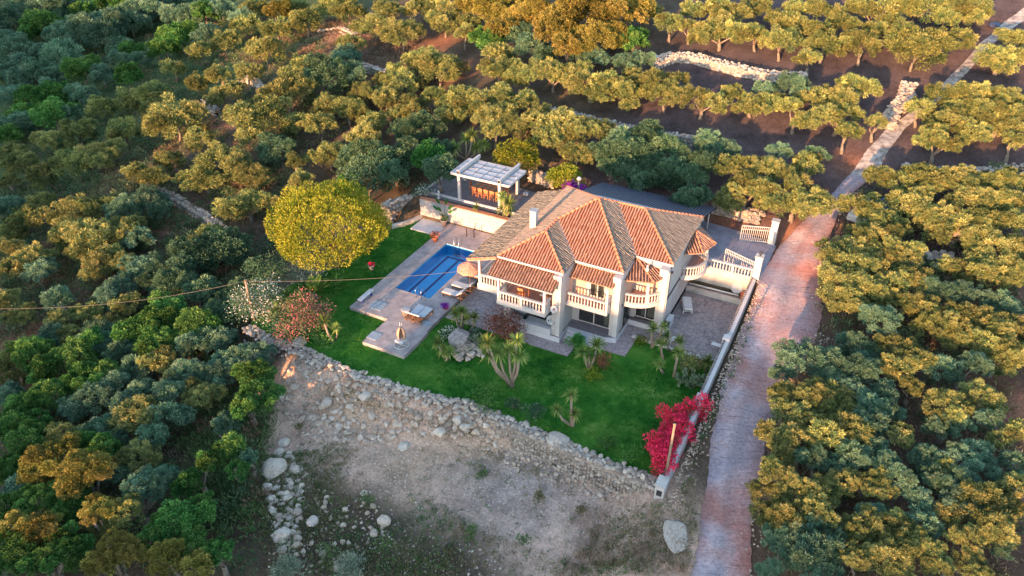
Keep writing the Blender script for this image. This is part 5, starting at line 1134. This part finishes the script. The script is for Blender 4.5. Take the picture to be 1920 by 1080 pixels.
def vine(name,pts,z,leaf,label,r=(.42,.66),n=420,cat='bougainvillea'):
    b=at(pts[0][0],pts[0][1],z); t=E(name,label,cat,(b.x,b.y,gz(b.x,b.y))); O=Vector((b.x,b.y,gz(b.x,b.y))); ps=[]; r_=np.random.default_rng(9)
    for (px,py) in pts:
        p=at(px,py,z); rr=r_.uniform(*r); V,F,T=blossomlobe(r_,n,.2); V=V*rr+np.array(p-O)+np.array([0,0,r_.uniform(-.25,.25)]); ps.append((V,F,T))
        for k in range(2):
            if r_.random()<.6: V,F,T=blossomlobe(r_,n//2,.22); V=V*rr*.8+np.array(p-O)+np.array([r_.normal(0,.2),r_.normal(0,.2),-.8]); ps.append((V,F,T))
    obj_np('blossom',cat_np(ps),leaf,t)
    s=MB(); 
    for k in range(4): s.tube([O+Vector((k*.2-.3,0,-.1)),O+Vector((k*.3-.5,.2,1.0))],[.05,.02],5)
    s.build('stems',M['bark'],t)
vine('bougainvillea',[(1290,768),(1272,776),(1258,786),(1280,792),(1262,800),(1250,806),(1284,806),(1268,814),(1252,822),(1240,830),(1262,832),(1246,842),(1234,846),(1252,852),(1238,860),(1246,872),(1316,764),(1243,777),(1228,824)],1.3,M['bract'],'crimson red bougainvillea spilling over the boundary wall')
vine('bougainvillea',[(1074,352),(1066,356),(1082,356)],3.0,M['purple'],'purple bougainvillea peeking over the back of the villa roof',r=(.55,.7))
# ------------------------------------------------------------------ round pine
def pine():
    b=at(632,503,0); t=E('umbrella_pine','large round umbrella pine with dense golden green crown beside the pool lawn','pine',b); r_=np.random.default_rng(21)
    c=upat(618,428,b); rx=101/scale_at(c); O=Vector(b)
    s=MB(); s.tube([b-Vector((0,0,.2)),b+Vector((-.15,.1,1.2)),b+Vector((-.4,.3,2.6))],[.36,.28,.22],9)
    for k in range(9): a=k*.7; s.tube([b+Vector((-.3,.2,2.0)),b+Vector((-.5+2.6*math.cos(a),.4+2.6*math.sin(a),3.4+.3*(k%3)))],[.13,.05],6)
    s.build('trunk',M['bark_red'],t)
    cc=np.array(c-O); cc[2]=4.05; ps=[]
    N=200
    for k in range(N):
        z=1-1.55*(k+.5)/N; a=k*2.39996; q=math.sqrt(max(0,1-z*z)); n0=np.array([q*math.cos(a),q*math.sin(a),z]); bump_=1+.10*math.sin(a*3+z*4)+r_.normal(0,.07)
        ctr=cc+n0*np.array([rx,rx,2.85 if z>0 else 2.3])*bump_*.92
        m=230; nn=sph(r_,m); rr=r_.uniform(.48,.78); base=ctr+nn*rr*r_.uniform(.45,1,(m,1))**.4; d=nrm(nn*.8+n0*.3+np.array([0,0,.6])+r_.normal(size=(m,3))*.25)
        ps.append(leaves(base,d,.20*r_.uniform(.7,1.2,m),.07,np.clip(r_.normal(.5,.2,m)+r_.normal(0,.14),0,1),r_))
    obj_np('crown',cat_np(ps),M['pine'],t)
pine()
SC_PART3=True
# ------------------------------------------------------------------ groves: one entry per leafy lobe seen in the photograph (x, y, width)
# zones: (origin x, origin y, text)
Z=[]
def zone(ox,oy,phrase,kind,txt,k=3.0):
    for item in txt.split():
        a=item.split(','); kd=kind
        if not a[-1].lstrip('-').isdigit(): kd=a[-1]; a=a[:-1]
        Z.append((ox+int(a[0])/k,oy+int(a[1])/k,int(a[2])/k,kd,phrase))
zone(0,0,'the top left valley','g','310,60,250 60,130,200 180,40,200 600,220,260 740,150,220 820,80,230 880,30,200 400,230,220 350,350,240 130,330,220 40,250,180 200,430,220 60,420,180 310,460,160 590,430,130 470,540,140 50,560,200 780,340,130 980,90,150 1080,110,190 1250,60,180 1360,110,130 1000,220,220,b 1160,70,130,b 930,280,130,b 480,400,180,b 710,420,140,b 740,290,120,b 300,560,220,b 310,650,220,b 130,650,170,b 40,760,150,b 700,30,150,b 1000,30,150 560,120,120 480,60,120,b 240,150,200,b 620,20,160,b 470,150,150 1150,200,140 680,330,150 170,540,150,b 90,700,180 400,640,120')
zone(0,0,'the upper left slope','o','1130,290,130 1260,240,150 1390,150,150 1720,130,170 1500,290,200 970,390,130 1110,470,130 1240,430,130 1290,520,140 580,610,150 720,560,150 860,540,170 990,700,330 880,640,170 1480,720,340 1620,560,300 1660,700,150 440,740,160 300,800,180 120,930,170 420,930,220 560,880,220 960,910,150 1130,800,150 1240,950,300 1430,1000,180 1670,920,110 1850,870,180 1800,700,150 1850,450,250,e 780,980,130 60,1020,100 1430,60,140 1560,60,150,k 1660,60,140 1870,50,180 1560,170,150 1700,370,150 1640,430,130 1210,560,110 1850,600,160 1400,420,140 1560,850,200,e 700,740,170 60,860,130 230,980,170 860,1010,160 1100,1010,170 1700,1020,130')
zone(640,0,'the slope above the pergola','o','50,70,150 200,150,200 330,200,220 390,60,110 470,50,120 560,50,150 590,130,200 720,140,130 700,190,120 60,420,160,g 330,480,230 560,400,230 470,360,200 120,540,180 520,550,150 170,700,150 130,780,190 450,740,250,e 620,650,150 660,560,200 790,560,150 700,620,150 830,660,180 900,560,170 920,640,140 1040,560,120 870,740,150 980,720,180 1110,660,150 1210,720,250 1150,790,150 1340,750,200 1330,880,160 1460,740,150 230,980,330,e 60,1040,130,b 400,620,160 330,650,130 40,620,160 260,60,150 60,900,170,e 220,870,120,e 380,880,200,e 60,250,130 30,330,160,g 250,560,140 1000,600,100 560,840,130,e 560,960,170,e')
zone(640,0,'the top centre wood','k','860,60,230 1100,60,200 1200,170,250 1400,100,330 1600,60,250 1450,220,230 1640,230,190,b 1850,140,170,o 1740,70,120,o 900,170,150 830,240,170,b 1060,260,180,g 880,300,150,o 1440,330,130,g 1610,360,130,g 1000,100,180 1300,30,220 970,20,200 760,40,200 1270,260,160 1500,20,180 1330,300,120,e 1150,330,130,e 980,200,140,e 1700,340,120,g')
zone(640,0,'the middle terrace row','o','880,400,200 1000,440,140 1130,410,190 1270,430,160 1330,450,180 1480,470,170 1440,530,130 1600,530,200 1720,470,200 1820,540,200 1880,460,150 1640,420,110')
zone(640,0,'the green trees behind the carport','e','1620,860,250 1560,950,170 1700,780,200 1830,840,250 1480,860,160 1750,940,200 1560,780,150,g 1870,960,170 1680,1020,160 1850,1030,150')
zone(1280,0,'the upper right rows','o','60,60,150 130,200,170 230,150,200 320,80,150 310,200,210 420,200,120 560,240,250 530,110,130 600,130,160 640,60,150 760,60,150 750,180,170 800,250,220 870,80,120 900,140,150 1000,260,230 1080,180,140 1020,60,170 1150,140,160 1150,60,170 1320,290,330 1240,180,160 1420,240,170 1560,230,180 1380,60,280 1600,50,260 1240,30,150 1480,110,150 420,40,150 200,30,150 700,330,130 30,150,120')
zone(1280,0,'the grove beyond the track','o','1760,340,230 1850,230,180 1870,320,150  1330,620,170 1460,560,220 1500,680,200 1400,780,200 1630,540,220 1690,640,200 1640,760,200 1800,560,200 1790,700,220 1890,650,150 1500,820,120 1090,990,140 1200,1030,170 1300,990,150 1420,1020,170 1560,1040,200 1720,1040,150 1850,1030,180 1850,790,130')
zone(1280,0,'the row below the bank','o','60,560,200 180,580,170 370,610,170 480,590,170 600,480,200,g 600,600,130 700,690,150 740,560,170 800,660,170 830,540,150 920,560,150 960,480,150 1030,500,150 930,650,150 930,740,160 1090,690,110 280,530,130 450,510,130,g')
zone(1280,0,'the row behind the driveway','o','140,800,180,g 110,920,200,e 240,940,170 360,950,170 480,960,170 540,860,130,g 560,1010,200 700,940,170 760,880,120,g  650,1040,150  330,1040,170 250,840,130,g 60,1000,150,e 440,1060,150')
zone(1280,360,'the row behind the driveway','o','60,40,170,e 250,50,150 540,60,200 700,90,230')
zone(1280,360,'the right hand grove','o','800,310,100 940,330,200 1080,280,230 920,420,250 1100,420,250 900,540,250 1060,560,220 870,640,130 1250,380,200 1320,500,200 1180,520,170 960,90,150 1080,160,200 1240,80,170 1180,200,170 1340,110,170 1440,150,200 1440,230,150 1560,180,170 1250,30,130 1600,50,200 1750,60,200 1720,170,150 1650,270,150 1860,60,150 1880,180,150 1760,330,250 1720,450,220 1880,450,200 1880,300,150 1560,450,170 1480,570,200,g 1620,600,200,g 1340,650,200 1110,740,200,g 1410,760,200 1560,690,170 1580,820,200 1720,760,200 1690,860,170 1850,800,250 1870,920,170 1750,950,200 1180,880,200 980,890,200,g 1000,1010,170,g 700,960,280,g 900,1030,200,g 1290,940,170 1200,1010,170 1450,990,170,g 1650,980,150,g 560,1030,120,g 1000,250,150 1160,330,140 960,640,150 1240,640,120 1800,640,170,g 1480,420,120 1620,150,110 1060,60,110 1340,20,130')
zone(1280,720,'the lower right grove','o','560,50,150 720,70,200 860,70,170 960,60,150,g 1060,130,150,g 1130,60,150,g 620,200,230 520,300,170 640,330,230 860,290,300 760,150,170 1050,220,170,g 1060,380,150,g 960,400,170,g 1160,150,130,g 1220,290,150 1470,130,220 1440,250,150,g 1660,80,220 1550,220,150,g 540,530,200 480,650,230 640,600,200 780,600,170 740,720,220 600,780,250 900,560,150 1080,580,200 1190,540,170,g 1150,470,150,g 1430,540,170,g 1480,560,200 1390,430,180,g 1560,440,200,g 1650,400,150,g 1690,480,150,g 1620,600,200,g 1570,680,200,g 1780,320,120 1890,260,130 1870,450,150,g 1880,600,170 1060,750,150,g 1020,820,220 1200,860,230 1280,900,200 1340,800,170,g 1150,980,250 960,960,150 800,840,200,g 700,960,300,g 560,900,200,g 480,1050,120,g 1700,760,330 1600,880,170 1770,880,200,g 1620,1030,200 1430,1020,150 1380,950,150 1860,700,120 1500,730,150 1280,20,120 1720,200,130,g 1330,650,130,g 930,180,130 720,440,150,g 870,470,150,g 560,430,130')
zone(0,360,'the left hillside grove','o','60,230,150 140,160,170 240,150,130 160,370,200 60,440,150 230,450,150,g 420,100,200 420,260,230 560,100,170 540,300,280 680,240,250 560,400,200 780,270,150,g 700,100,200,g 840,60,200,g 1300,100,170 1420,60,170 1130,380,330,e 1250,330,250,e 1180,270,170 800,440,200,g 900,480,200,e 660,570,200,g 1000,520,230,e 720,640,150 940,690,230,b 1090,740,230,b 800,800,230,b 900,850,200,b 1060,850,150,g 1230,830,170,g 910,960,170 760,1000,170,g 1050,1030,200,g 1250,960,130,g 1420,930,200,g 1430,1030,190,b 1250,1040,200,g 560,860,250,g 430,930,250,b 180,900,200,b 90,900,150 60,1010,170 340,1020,200 590,1020,170,b 500,680,150 420,830,150 120,700,150 30,620,150 1250,680,200,e 330,600,150,g 640,740,170 1500,60,120 1130,560,170,e 300,820,170,g 700,900,170,g 250,1000,170,b 470,1030,170,b 70,90,150,g 230,60,140 330,720,120 1340,560,140,e 700,400,120 1420,420,100,e 30,330,130')
zone(0,720,'the bottom left wood','g','60,60,150 300,60,200,b 560,80,250 780,40,130 780,200,270,o 1130,80,200,o 960,60,150 940,190,170 600,250,200 1440,60,220,b 80,260,200,b 180,220,170,b 150,330,200,b 350,270,130,o 330,420,250,k 450,500,250,k 200,500,200,k 560,480,180,k 400,600,200,b 570,380,170,b 640,330,150 800,410,200,o 870,560,200 960,520,130 780,580,150 1060,570,150,b 120,590,170 220,660,200,b 430,700,170,b 80,790,150,k 230,830,220,k 540,720,170,k 700,740,220,o 540,830,170,o 1000,790,280,b 1060,930,200,b 840,900,200,b 640,930,200,k 740,960,170,k 1230,960,170,b 940,1010,200,k 560,1020,170,k 1120,1040,170,k 120,960,250,b 250,1000,200,b 400,960,200,b 420,140,150 200,100,150,b 700,130,150 480,330,130,b 1040,180,120 860,300,150 40,480,150,b 40,690,150,b 330,760,150,b 1360,130,140,b 660,500,140 100,130,130,b 30,900,150 350,880,150,b 760,660,120 1300,350,150,b 1180,440,140,b 1140,680,130,b 1340,500,120,b 1270,240,130,g 1390,420,110,g')
LIFT=dict(o=2.0,g=2.0,b=2.4,k=3.3,e=2.0)
vmesh={}
LEAF=dict(o='olive',g='oliveshade',b='broad',k='oak',e='ever')  # o and g are sunlit and shaded tones of one olive leaf
for kd,(ns,per,L,w,up,sub) in dict(o=(16,190,.15,.045,.5,.265),g=(16,190,.15,.045,.5,.265),b=(17,180,.125,.075,.25,.29),k=(18,180,.115,.07,.2,.28),e=(19,180,.12,.062,.25,.31)).items():
    vmesh[kd]=[]; vmesh[kd+'L']=[]
    for q in range(4):
        rr=np.random.default_rng(hash(kd)%97+q if False else ord(kd)*7+q)
        V,F,T=lobe_np(rr,ns,per,L,w,up=up,sub=sub); vmesh[kd].append(mesh_np('foliage_clump',V,F,M[LEAF[kd]],T))
        V,F,T=lobe_np(rr,int(ns*2.2),per,L*.62,w*.62,up=up,sub=sub*.72); vmesh[kd+'L'].append(mesh_np('foliage_clump',V,F,M[LEAF[kd]],T))
rl=np.random.default_rng(99); Lb=[]
for (px,py,w_,kd,ph) in Z:
    lift=LIFT[kd]*rl.uniform(.85,1.15); g=gnd(px,py,lift); c=Vector((g.x,g.y,g.z+lift)); r=w_/2/scale_at(c)*(.92 if py<340 and px>1180 else 1.02)
    if r>2.4: c=c+Vector((0,0,(r-2.4)*.4))
    Lb.append(dict(c=c,r=r,k=kd,ph=ph,px=px,py=py,g=g.z))
Lb.sort(key=lambda q:-q['r']); trees=[]
for q in Lb:
    best=None;bd=9
    for t in trees:
        if t['ph']!=q['ph'] or len(t['L'])>=7: continue
        same=(t['k']==q['k']) or {t['k'],q['k']}<=set('og')
        if not same: continue
        d=(Vector(t['c'].xy)-Vector(q['c'].xy)).length
        if d<2.5+.25*t['L'][0]['r'] and d<bd: bd=d;best=t
    if best: best['L'].append(q); best['c']=sum((x['c'] for x in best['L']),Vector())/len(best['L'])
    else: trees.append(dict(c=q['c'].copy(),k=q['k'],ph=q['ph'],L=[q]))
NAME=dict(o=('olive_tree','olive tree'),g=('olive_tree','olive tree'),b=('broadleaf_tree','broadleaf tree'),k=('oak_tree','oak tree'),e=('evergreen_tree','evergreen tree'))
DESC=dict(o='sunlit golden olive',g='shaded grey olive',b='bright green tree',k='ochre oak',e='dark evergreen')
byz={}
for t in trees:
    t['px']=sum(x['px'] for x in t['L'])/len(t['L']); t['py']=sum(x['py'] for x in t['L'])/len(t['L'])
    t['d']=DESC['g' if sum(x['k']=='g' for x in t['L'])*2>len(t['L']) else t['k']]
    byz.setdefault((t['ph'],t['d']),[]).append(t)
for (ph,d),ts in byz.items():
    ts.sort(key=lambda t:t['py']); rows=[]; 
    for t in ts:
        if rows and t['py']-rows[-1][0]['py']<42 and len(rows[-1])<24: rows[-1].append(t)
        else: rows.append([t])
    for ri,row in enumerate(rows):
        row.sort(key=lambda t:t['px'])
        for ci,t in enumerate(row):
            where=('alone' if len(row)==1 else ORD[ci+1]+' from left'); rw='' if len(rows)==1 else ' in %s row'%ORD[ri+1]
            t['label']='%s %s%s of %s'%(d,where,rw,ph) if not (len(row)==1 and len(rows)==1) else '%s, the only such tree in %s'%(d,ph)
def copyclump(parent,kd,c,r,org):
    big=r*scale_at(Vector(c))>30; o=bpy.data.objects.new('foliage_clump',vmesh[kd+('L' if big else '')][rl.integers(4)]); COL.objects.link(o); o.parent=parent; o.location=Vector(c)-org
    o.scale=(r*rl.uniform(.92,1.08),r*rl.uniform(.92,1.08),r*rl.uniform(.8,.95)); o.rotation_euler=(rl.uniform(-.15,.15),rl.uniform(-.15,.15),rl.uniform(0,6.28)); return o
for t in trees:
    L=t['L']; c=t['c']; bx,by=c.x+rl.normal(0,.15),c.y+rl.normal(0,.15); bz=gz(bx,by); org=Vector((bx,by,bz))
    e=E(NAME[t['k']][0],t['label'],NAME[t['k']][1],org,NAME[t['k']][1]+'s in '+t['ph']); s=MB()
    fork=org+Vector((rl.normal(0,.12),rl.normal(0,.12),max(.7,min(1.3,(c.z-bz)*.4)))); rad=.13+.03*len(L)
    s.tube([org-Vector((0,0,.2)),org.lerp(fork,.5)+Vector((rl.normal(0,.05),rl.normal(0,.05),0)),fork],[rad*1.35,rad,rad*.85],7)
    lim=[x['c'] for x in L]
    if len(lim)<3: lim=lim+[c+Vector((rl.normal(0,.3),rl.normal(0,.3),-.1)) for _ in range(3-len(lim))]
    for q in lim: s.tube([fork-Vector((0,0,.05)),fork.lerp(q,.5)+Vector((rl.normal(0,.1),rl.normal(0,.1),-.08)),fork.lerp(q,.88)],[rad*.6,rad*.42,rad*.15],6)
    s.build('trunk',M['bark'],e)
    for q in L:
        kk='g' if q['k']=='g' else ('o' if q['k']=='o' else q['k'])
        copyclump(e,kk,q['c'],q['r'],org)
        if q['r']>.5:   # side growth that fills the crown
            for _ in range(5): a=rl.uniform(0,6.28); el=rl.uniform(-.5,.75); copyclump(e,kk,q['c']+Vector((math.cos(a)*math.cos(el),math.sin(a)*math.cos(el),math.sin(el)*.8))*q['r']*rl.uniform(.75,1.0),q['r']*rl.uniform(.32,.58),org)
print('TREES',len(trees),'LOBES',len(Lb),{k:sum(t['k']==k for t in trees) for k in 'ogbke'})
# named garden trees
def gtree(name,px,py,wpx,hpx,leaf,label,cat,z,n=3600,L=.17,wd=.11):
    b=at(px,py+hpx*.42,z); O=Vector((b.x,b.y,gz(b.x,b.y))); w=wpx/scale_at(b); h=hpx/scale_at(b); t=E(name,label,cat,O)
    V,F,T=lobe_np(np.random.default_rng(int(px)),34,n//34,L/(w/2),wd/(w/2),up=.25,sub=.30); V=V*np.array([w/2,w/2,h*.5]); V[:,2]+=h*.62
    obj_np('crown',(V,F,T),leaf,t)
    s=MB(); s.tube([O,O+Vector((.05,.05,h*.35)),O+Vector((0,0,h*.6))],[.12,.1,.06],7)
    for k in range(4): s.tube([O+Vector((0,0,h*.3)),O+Vector((math.cos(k*1.6)*w*.28,math.sin(k*1.6)*w*.28,h*.65))],[.07,.03],5)
    s.build('trunk',M['bark'],t)
gtree('lemon_tree',968,302,92,72,M['lime'],'yellow green lemon tree right behind the pergola','lemon tree',2.4,5200)
gtree('lemon_tree',1058,332,62,46,M['lime'],'smaller lemon tree behind the villa roof corner','lemon tree',2.4)
gtree('round_tree',806,300,66,66,M['bright'],'round bright green tree left of the pergola','tree',2.2,4200)
gtree('garden_bush',690,318,0+100,80,M['ever'],'dark evergreen bush tree between the pine and the round green tree','tree',1.5,4200)
# ------------------------------------------------------------------ ground cover
def cover(name,polys,n,leaf,hmin,hmax,L,wd,per=9,seed=1,zg=None,avoid=None):
    r_=np.random.default_rng(seed); pts=[]
    for (poly,m_) in polys:
        xs=[p[0] for p in poly];ys=[p[1] for p in poly]; X_=r_.uniform(min(xs),max(xs),m_*4); Y_=r_.uniform(min(ys),max(ys),m_*4); _,ins=poly_dist(poly,X_,Y_); k=np.where(ins)[0][:m_]; pts.append(np.c_[X_[k],Y_[k]])
    A=np.concatenate(pts); dl,_=poly_dist(LOT,A[:,0],A[:,1]); du,_=poly_dist(UP,A[:,0],A[:,1]); A=A[(dl>1.2)&(du>.6)]; 
    if avoid: 
        for poly in avoid: d,_=poly_dist(poly,A[:,0],A[:,1]); A=A[d>.15]
    A=A[(np.sin(A[:,0]*.55+seed)+np.sin(A[:,1]*.6+A[:,0]*.2)+r_.normal(0,.7,len(A)))>-.3]
    N=len(A); z=terr(A[:,0],A[:,1]); hh=r_.uniform(hmin,hmax,N); B=np.repeat(np.c_[A,z],per,0); H=np.repeat(hh,per); m_=N*per
    B=B+np.c_[r_.normal(0,1,(m_,2))*H[:,None]*.55,r_.uniform(0,.55,m_)*H]; d=nrm(r_.normal(size=(m_,3))*np.array([.6,.6,.3])+np.array([0,0,.8])); tn=np.clip(np.repeat(r_.uniform(.15,.85,N),per)+r_.normal(0,.15,m_),0,1)
    o=obj_np(name,leaves(B,d,np.clip(H*.9,.12,L)*r_.uniform(.6,1.2,m_),wd,tn,r_),leaf,None,kind='stuff'); return o
road_poly=[(gnd(*p).x,gnd(*p).y) for p in RL]+[(gnd(*p).x,gnd(*p).y) for p in RR[::-1]]
def wp(*pp): return [(lambda g:(g.x,g.y))(gnd(*p)) for p in pp]
left1=wp((0,350),(300,330),(520,300),(600,420),(520,520),(430,640),(500,800),(480,1080),(0,1080)); left2=wp((0,0),(500,0),(700,150),(820,330),(560,340),(0,420))
mid=wp((560,40),(760,60),(860,140),(860,240),(700,240),(560,150))
front=wp((480,860),(640,830),(900,1000),(1200,1060),(1240,1080),(500,1080)); bank=wp((1150,945),(1212,925),(1300,900),(1315,1000),(1290,1080),(1040,1080),(1110,1020),(1090,985)); wallfoot=[(p.x-.3,p.y-1.0) for p in RET]+[(p.x-.6,p.y-2.1) for p in RET[::-1]]
plotall=wp((560,760),(900,830),(1220,930),(1240,1060),(520,1060),(520,860)); right1=wp((1560,340),(1920,320),(1920,1080),(1420,1080),(1480,740),(1545,560)); lanev=[(-6.0,31),(-5.2,31),(-4.9,45),(-5.3,50),(-6.0,50)]
cover('undergrowth',[(left1,5200),(left2,3600),(right1,1600)],0,M['weed'],.25,.75,.42,.06,10,1,avoid=[road_poly])
def scrub(name,polys,leaf,rmin,rmax,seed):
    r_=np.random.default_rng(seed); ps=[]
    base=[lobe_np(r_,9,26,.24,.075,up=.35,sub=.36) for _ in range(6)]
    for poly,m_ in polys:
        xs=[p[0] for p in poly];ys=[p[1] for p in poly]; X_=r_.uniform(min(xs),max(xs),m_*4); Y_=r_.uniform(min(ys),max(ys),m_*4); _,ins=poly_dist(poly,X_,Y_); dl,_=poly_dist(LOT,X_,Y_); du,_=poly_dist(UP,X_,Y_); dr_,_=poly_dist(road_poly,X_,Y_); dp,_=poly_dist([(p.x,p.y) for p in RUB],X_,Y_); k=np.where(ins&(dl>1.5)&(du>1.2)&(dr_>1)&(dp>1.2))[0][:m_]; zz=terr(X_[k],Y_[k])
        for a,b,c in zip(X_[k],Y_[k],zz):
            V,F,T=base[r_.integers(6)]; q=r_.uniform(rmin,rmax); ps.append((V*q+np.array([a,b,c+q*.45]),F,np.clip(T+r_.normal(0,.15),0,1)))
    obj_np(name,cat_np(ps),leaf,None,kind='stuff')
scrub('scrub',[(left1,620),(left2,380),(right1,160)],M['scrubgreen'],.35,.95,31); scrub('scrub',[(left1,260),(left2,220),(mid,170)],M['scrubbrown'],.3,.75,32)
cover('dry_grass',[(left1,2600),(left2,2600),(mid,1600),(right1,900),(bank,420)],0,M['drygrass'],.25,.6,.5,.03,12,2,avoid=[road_poly])
cover('green_ground_cover',[(left1,2600),(left2,2200)],0,M['greenweed'],.2,.6,.35,.09,10,3,avoid=[road_poly])
edge=wp((395,640),(500,690),(520,740),(505,830),(480,920),(500,1080),(380,1080),(330,900),(350,760)); cover('tall_weeds',[(edge,1500)],0,M['greenweed'],.35,.95,.5,.06,12,6)
gv=np.array([( -5.75+abs(rg.normal(0,.5)),y_) for y_ in rg.uniform(30,53,1100)]+[tuple(np.array(gnd(*RR[i_])[:2])+rg.normal(0,.55,2)+np.array([.1,0])) for i_ in rg.integers(0,11,520)]); zz=terr(gv[:,0],gv[:,1])+.04; V,F,T=stones_np(np.c_[gv,zz],rg.uniform(.02,.085,len(gv)),rg); o=linkmesh('lane_gravel',mesh_np('lane_gravel',V,F,M['st_pink'],T)); setp(o,kind='stuff')
cover('plot_weeds',[(front,3400),(bank,1100),(wallfoot,620),(plotall,500)],0,M['weed'],.08,.3,.25,.035,9,4,avoid=[road_poly])
cover('plot_weeds',[(front,1500),(bank,120),(lanev,260),(plotall,260)],0,M['greenweed'],.08,.28,.22,.05,9,5)
def lawn_tufts(n):
    r_=np.random.default_rng(77); X_=r_.uniform(-40,-6,n*3); Y_=r_.uniform(27,53,n*3); _,ins=poly_dist(LOT,X_,Y_); bad=np.zeros(len(X_),bool)
    for pl_ in (strip,[(-33.7,37.55),(-30.12,37.55),(-30.12,34.4),(-26.4,34.4),(-26.4,40),(-22,40),(-22,53),(-33.7,53)],[(-12.4,44.4),(-6,44.4),(-6,53),(-12.4,53)],[(-22.5,41),(-11,41),(-11,53),(-22.5,53)],[(-36.6,50.3),(-33,50.3),(-33,53),(-36.6,53)]): bad|=poly_dist(pl_,X_,Y_)[1]
    k=np.where(ins&~bad)[0][:n]; A=np.c_[X_[k],Y_[k],np.zeros(len(k))]; per=5; B=np.repeat(A,per,0); m_=len(B); B[:,:2]+=r_.normal(0,.06,(m_,2)); d=nrm(r_.normal(size=(m_,3))*.7+np.array([0,0,.8]))
    pt=np.sin(A[:,0]*.9+1.3*np.sin(A[:,1]*.7))*.22+np.sin(A[:,1]*1.3+A[:,0]*.4)*.16; tn=np.clip(np.repeat(.42+pt+r_.normal(0,.14,len(A)),per),0,1)
    obj_np('grass',leaves(B,d,r_.uniform(.07,.15,m_),.022,tn,r_),M['turf'],None,kind='stuff')
M['turf']=leafmat('turf_blades',(.012,.085,.012),(.06,.215,.028),(.24,.33,.08),var=0,trans=.2)
lawn_tufts(26000)
# ------------------------------------------------------------------ parked cars half hidden in the olives
def car(px,py,rz_,paint,label):
    g=gnd(px,py,.9); t=E('parked_car',label,'car',g,None,rz_); ORG[t]=Vector()
    prof=[(-2.0,.35),(-2.05,.75),(-1.95,.95),(-1.1,1.0),(-.6,1.42),(.9,1.45),(1.6,1.05),(2.0,.95),(2.05,.4)]
    s=MB(); n_=len(prof); V=[]
    for yy,sc_ in ((-.8,.96),(-.72,1.0),(.72,1.0),(.8,.96)): V+=[(x,yy if z<1.1 else yy*.82,z) for x,z in prof]
    s.add(V,[(i*n_+j,i*n_+j+1,(i+1)*n_+j+1,(i+1)*n_+j) for i in range(3) for j in range(n_-1)]+[tuple(range(n_)),tuple(reversed(range(3*n_,4*n_)))],False); s.build('body',paint,t)
    MB().quad((-1.08,-.62,1.02),(-.62,-.56,1.40),(-.62,.56,1.40),(-1.08,.62,1.02)).build('windscreen',M['glass'],t).location=(-.03,0,.02)
    MB().quad((1.56,-.6,1.09),(.95,-.54,1.43),(.95,.54,1.43),(1.56,.6,1.09)).build('rear_window',M['glass'],t).location=(.03,0,.02)
    for sx in (-1.3,1.3):
        for sy in (-.78,.78): MB().tube([(sx,sy-.1,.32),(sx,sy+.1,.32)],.32,12).build('wheel',M['rubber'],t)
car(1628,393,R(70),M['carwhite'],'pale blue car half hidden under the olives right of the lane'); car(1672,384,R(70),M['carblue'],'dark blue car almost hidden behind the pale one in the olives')
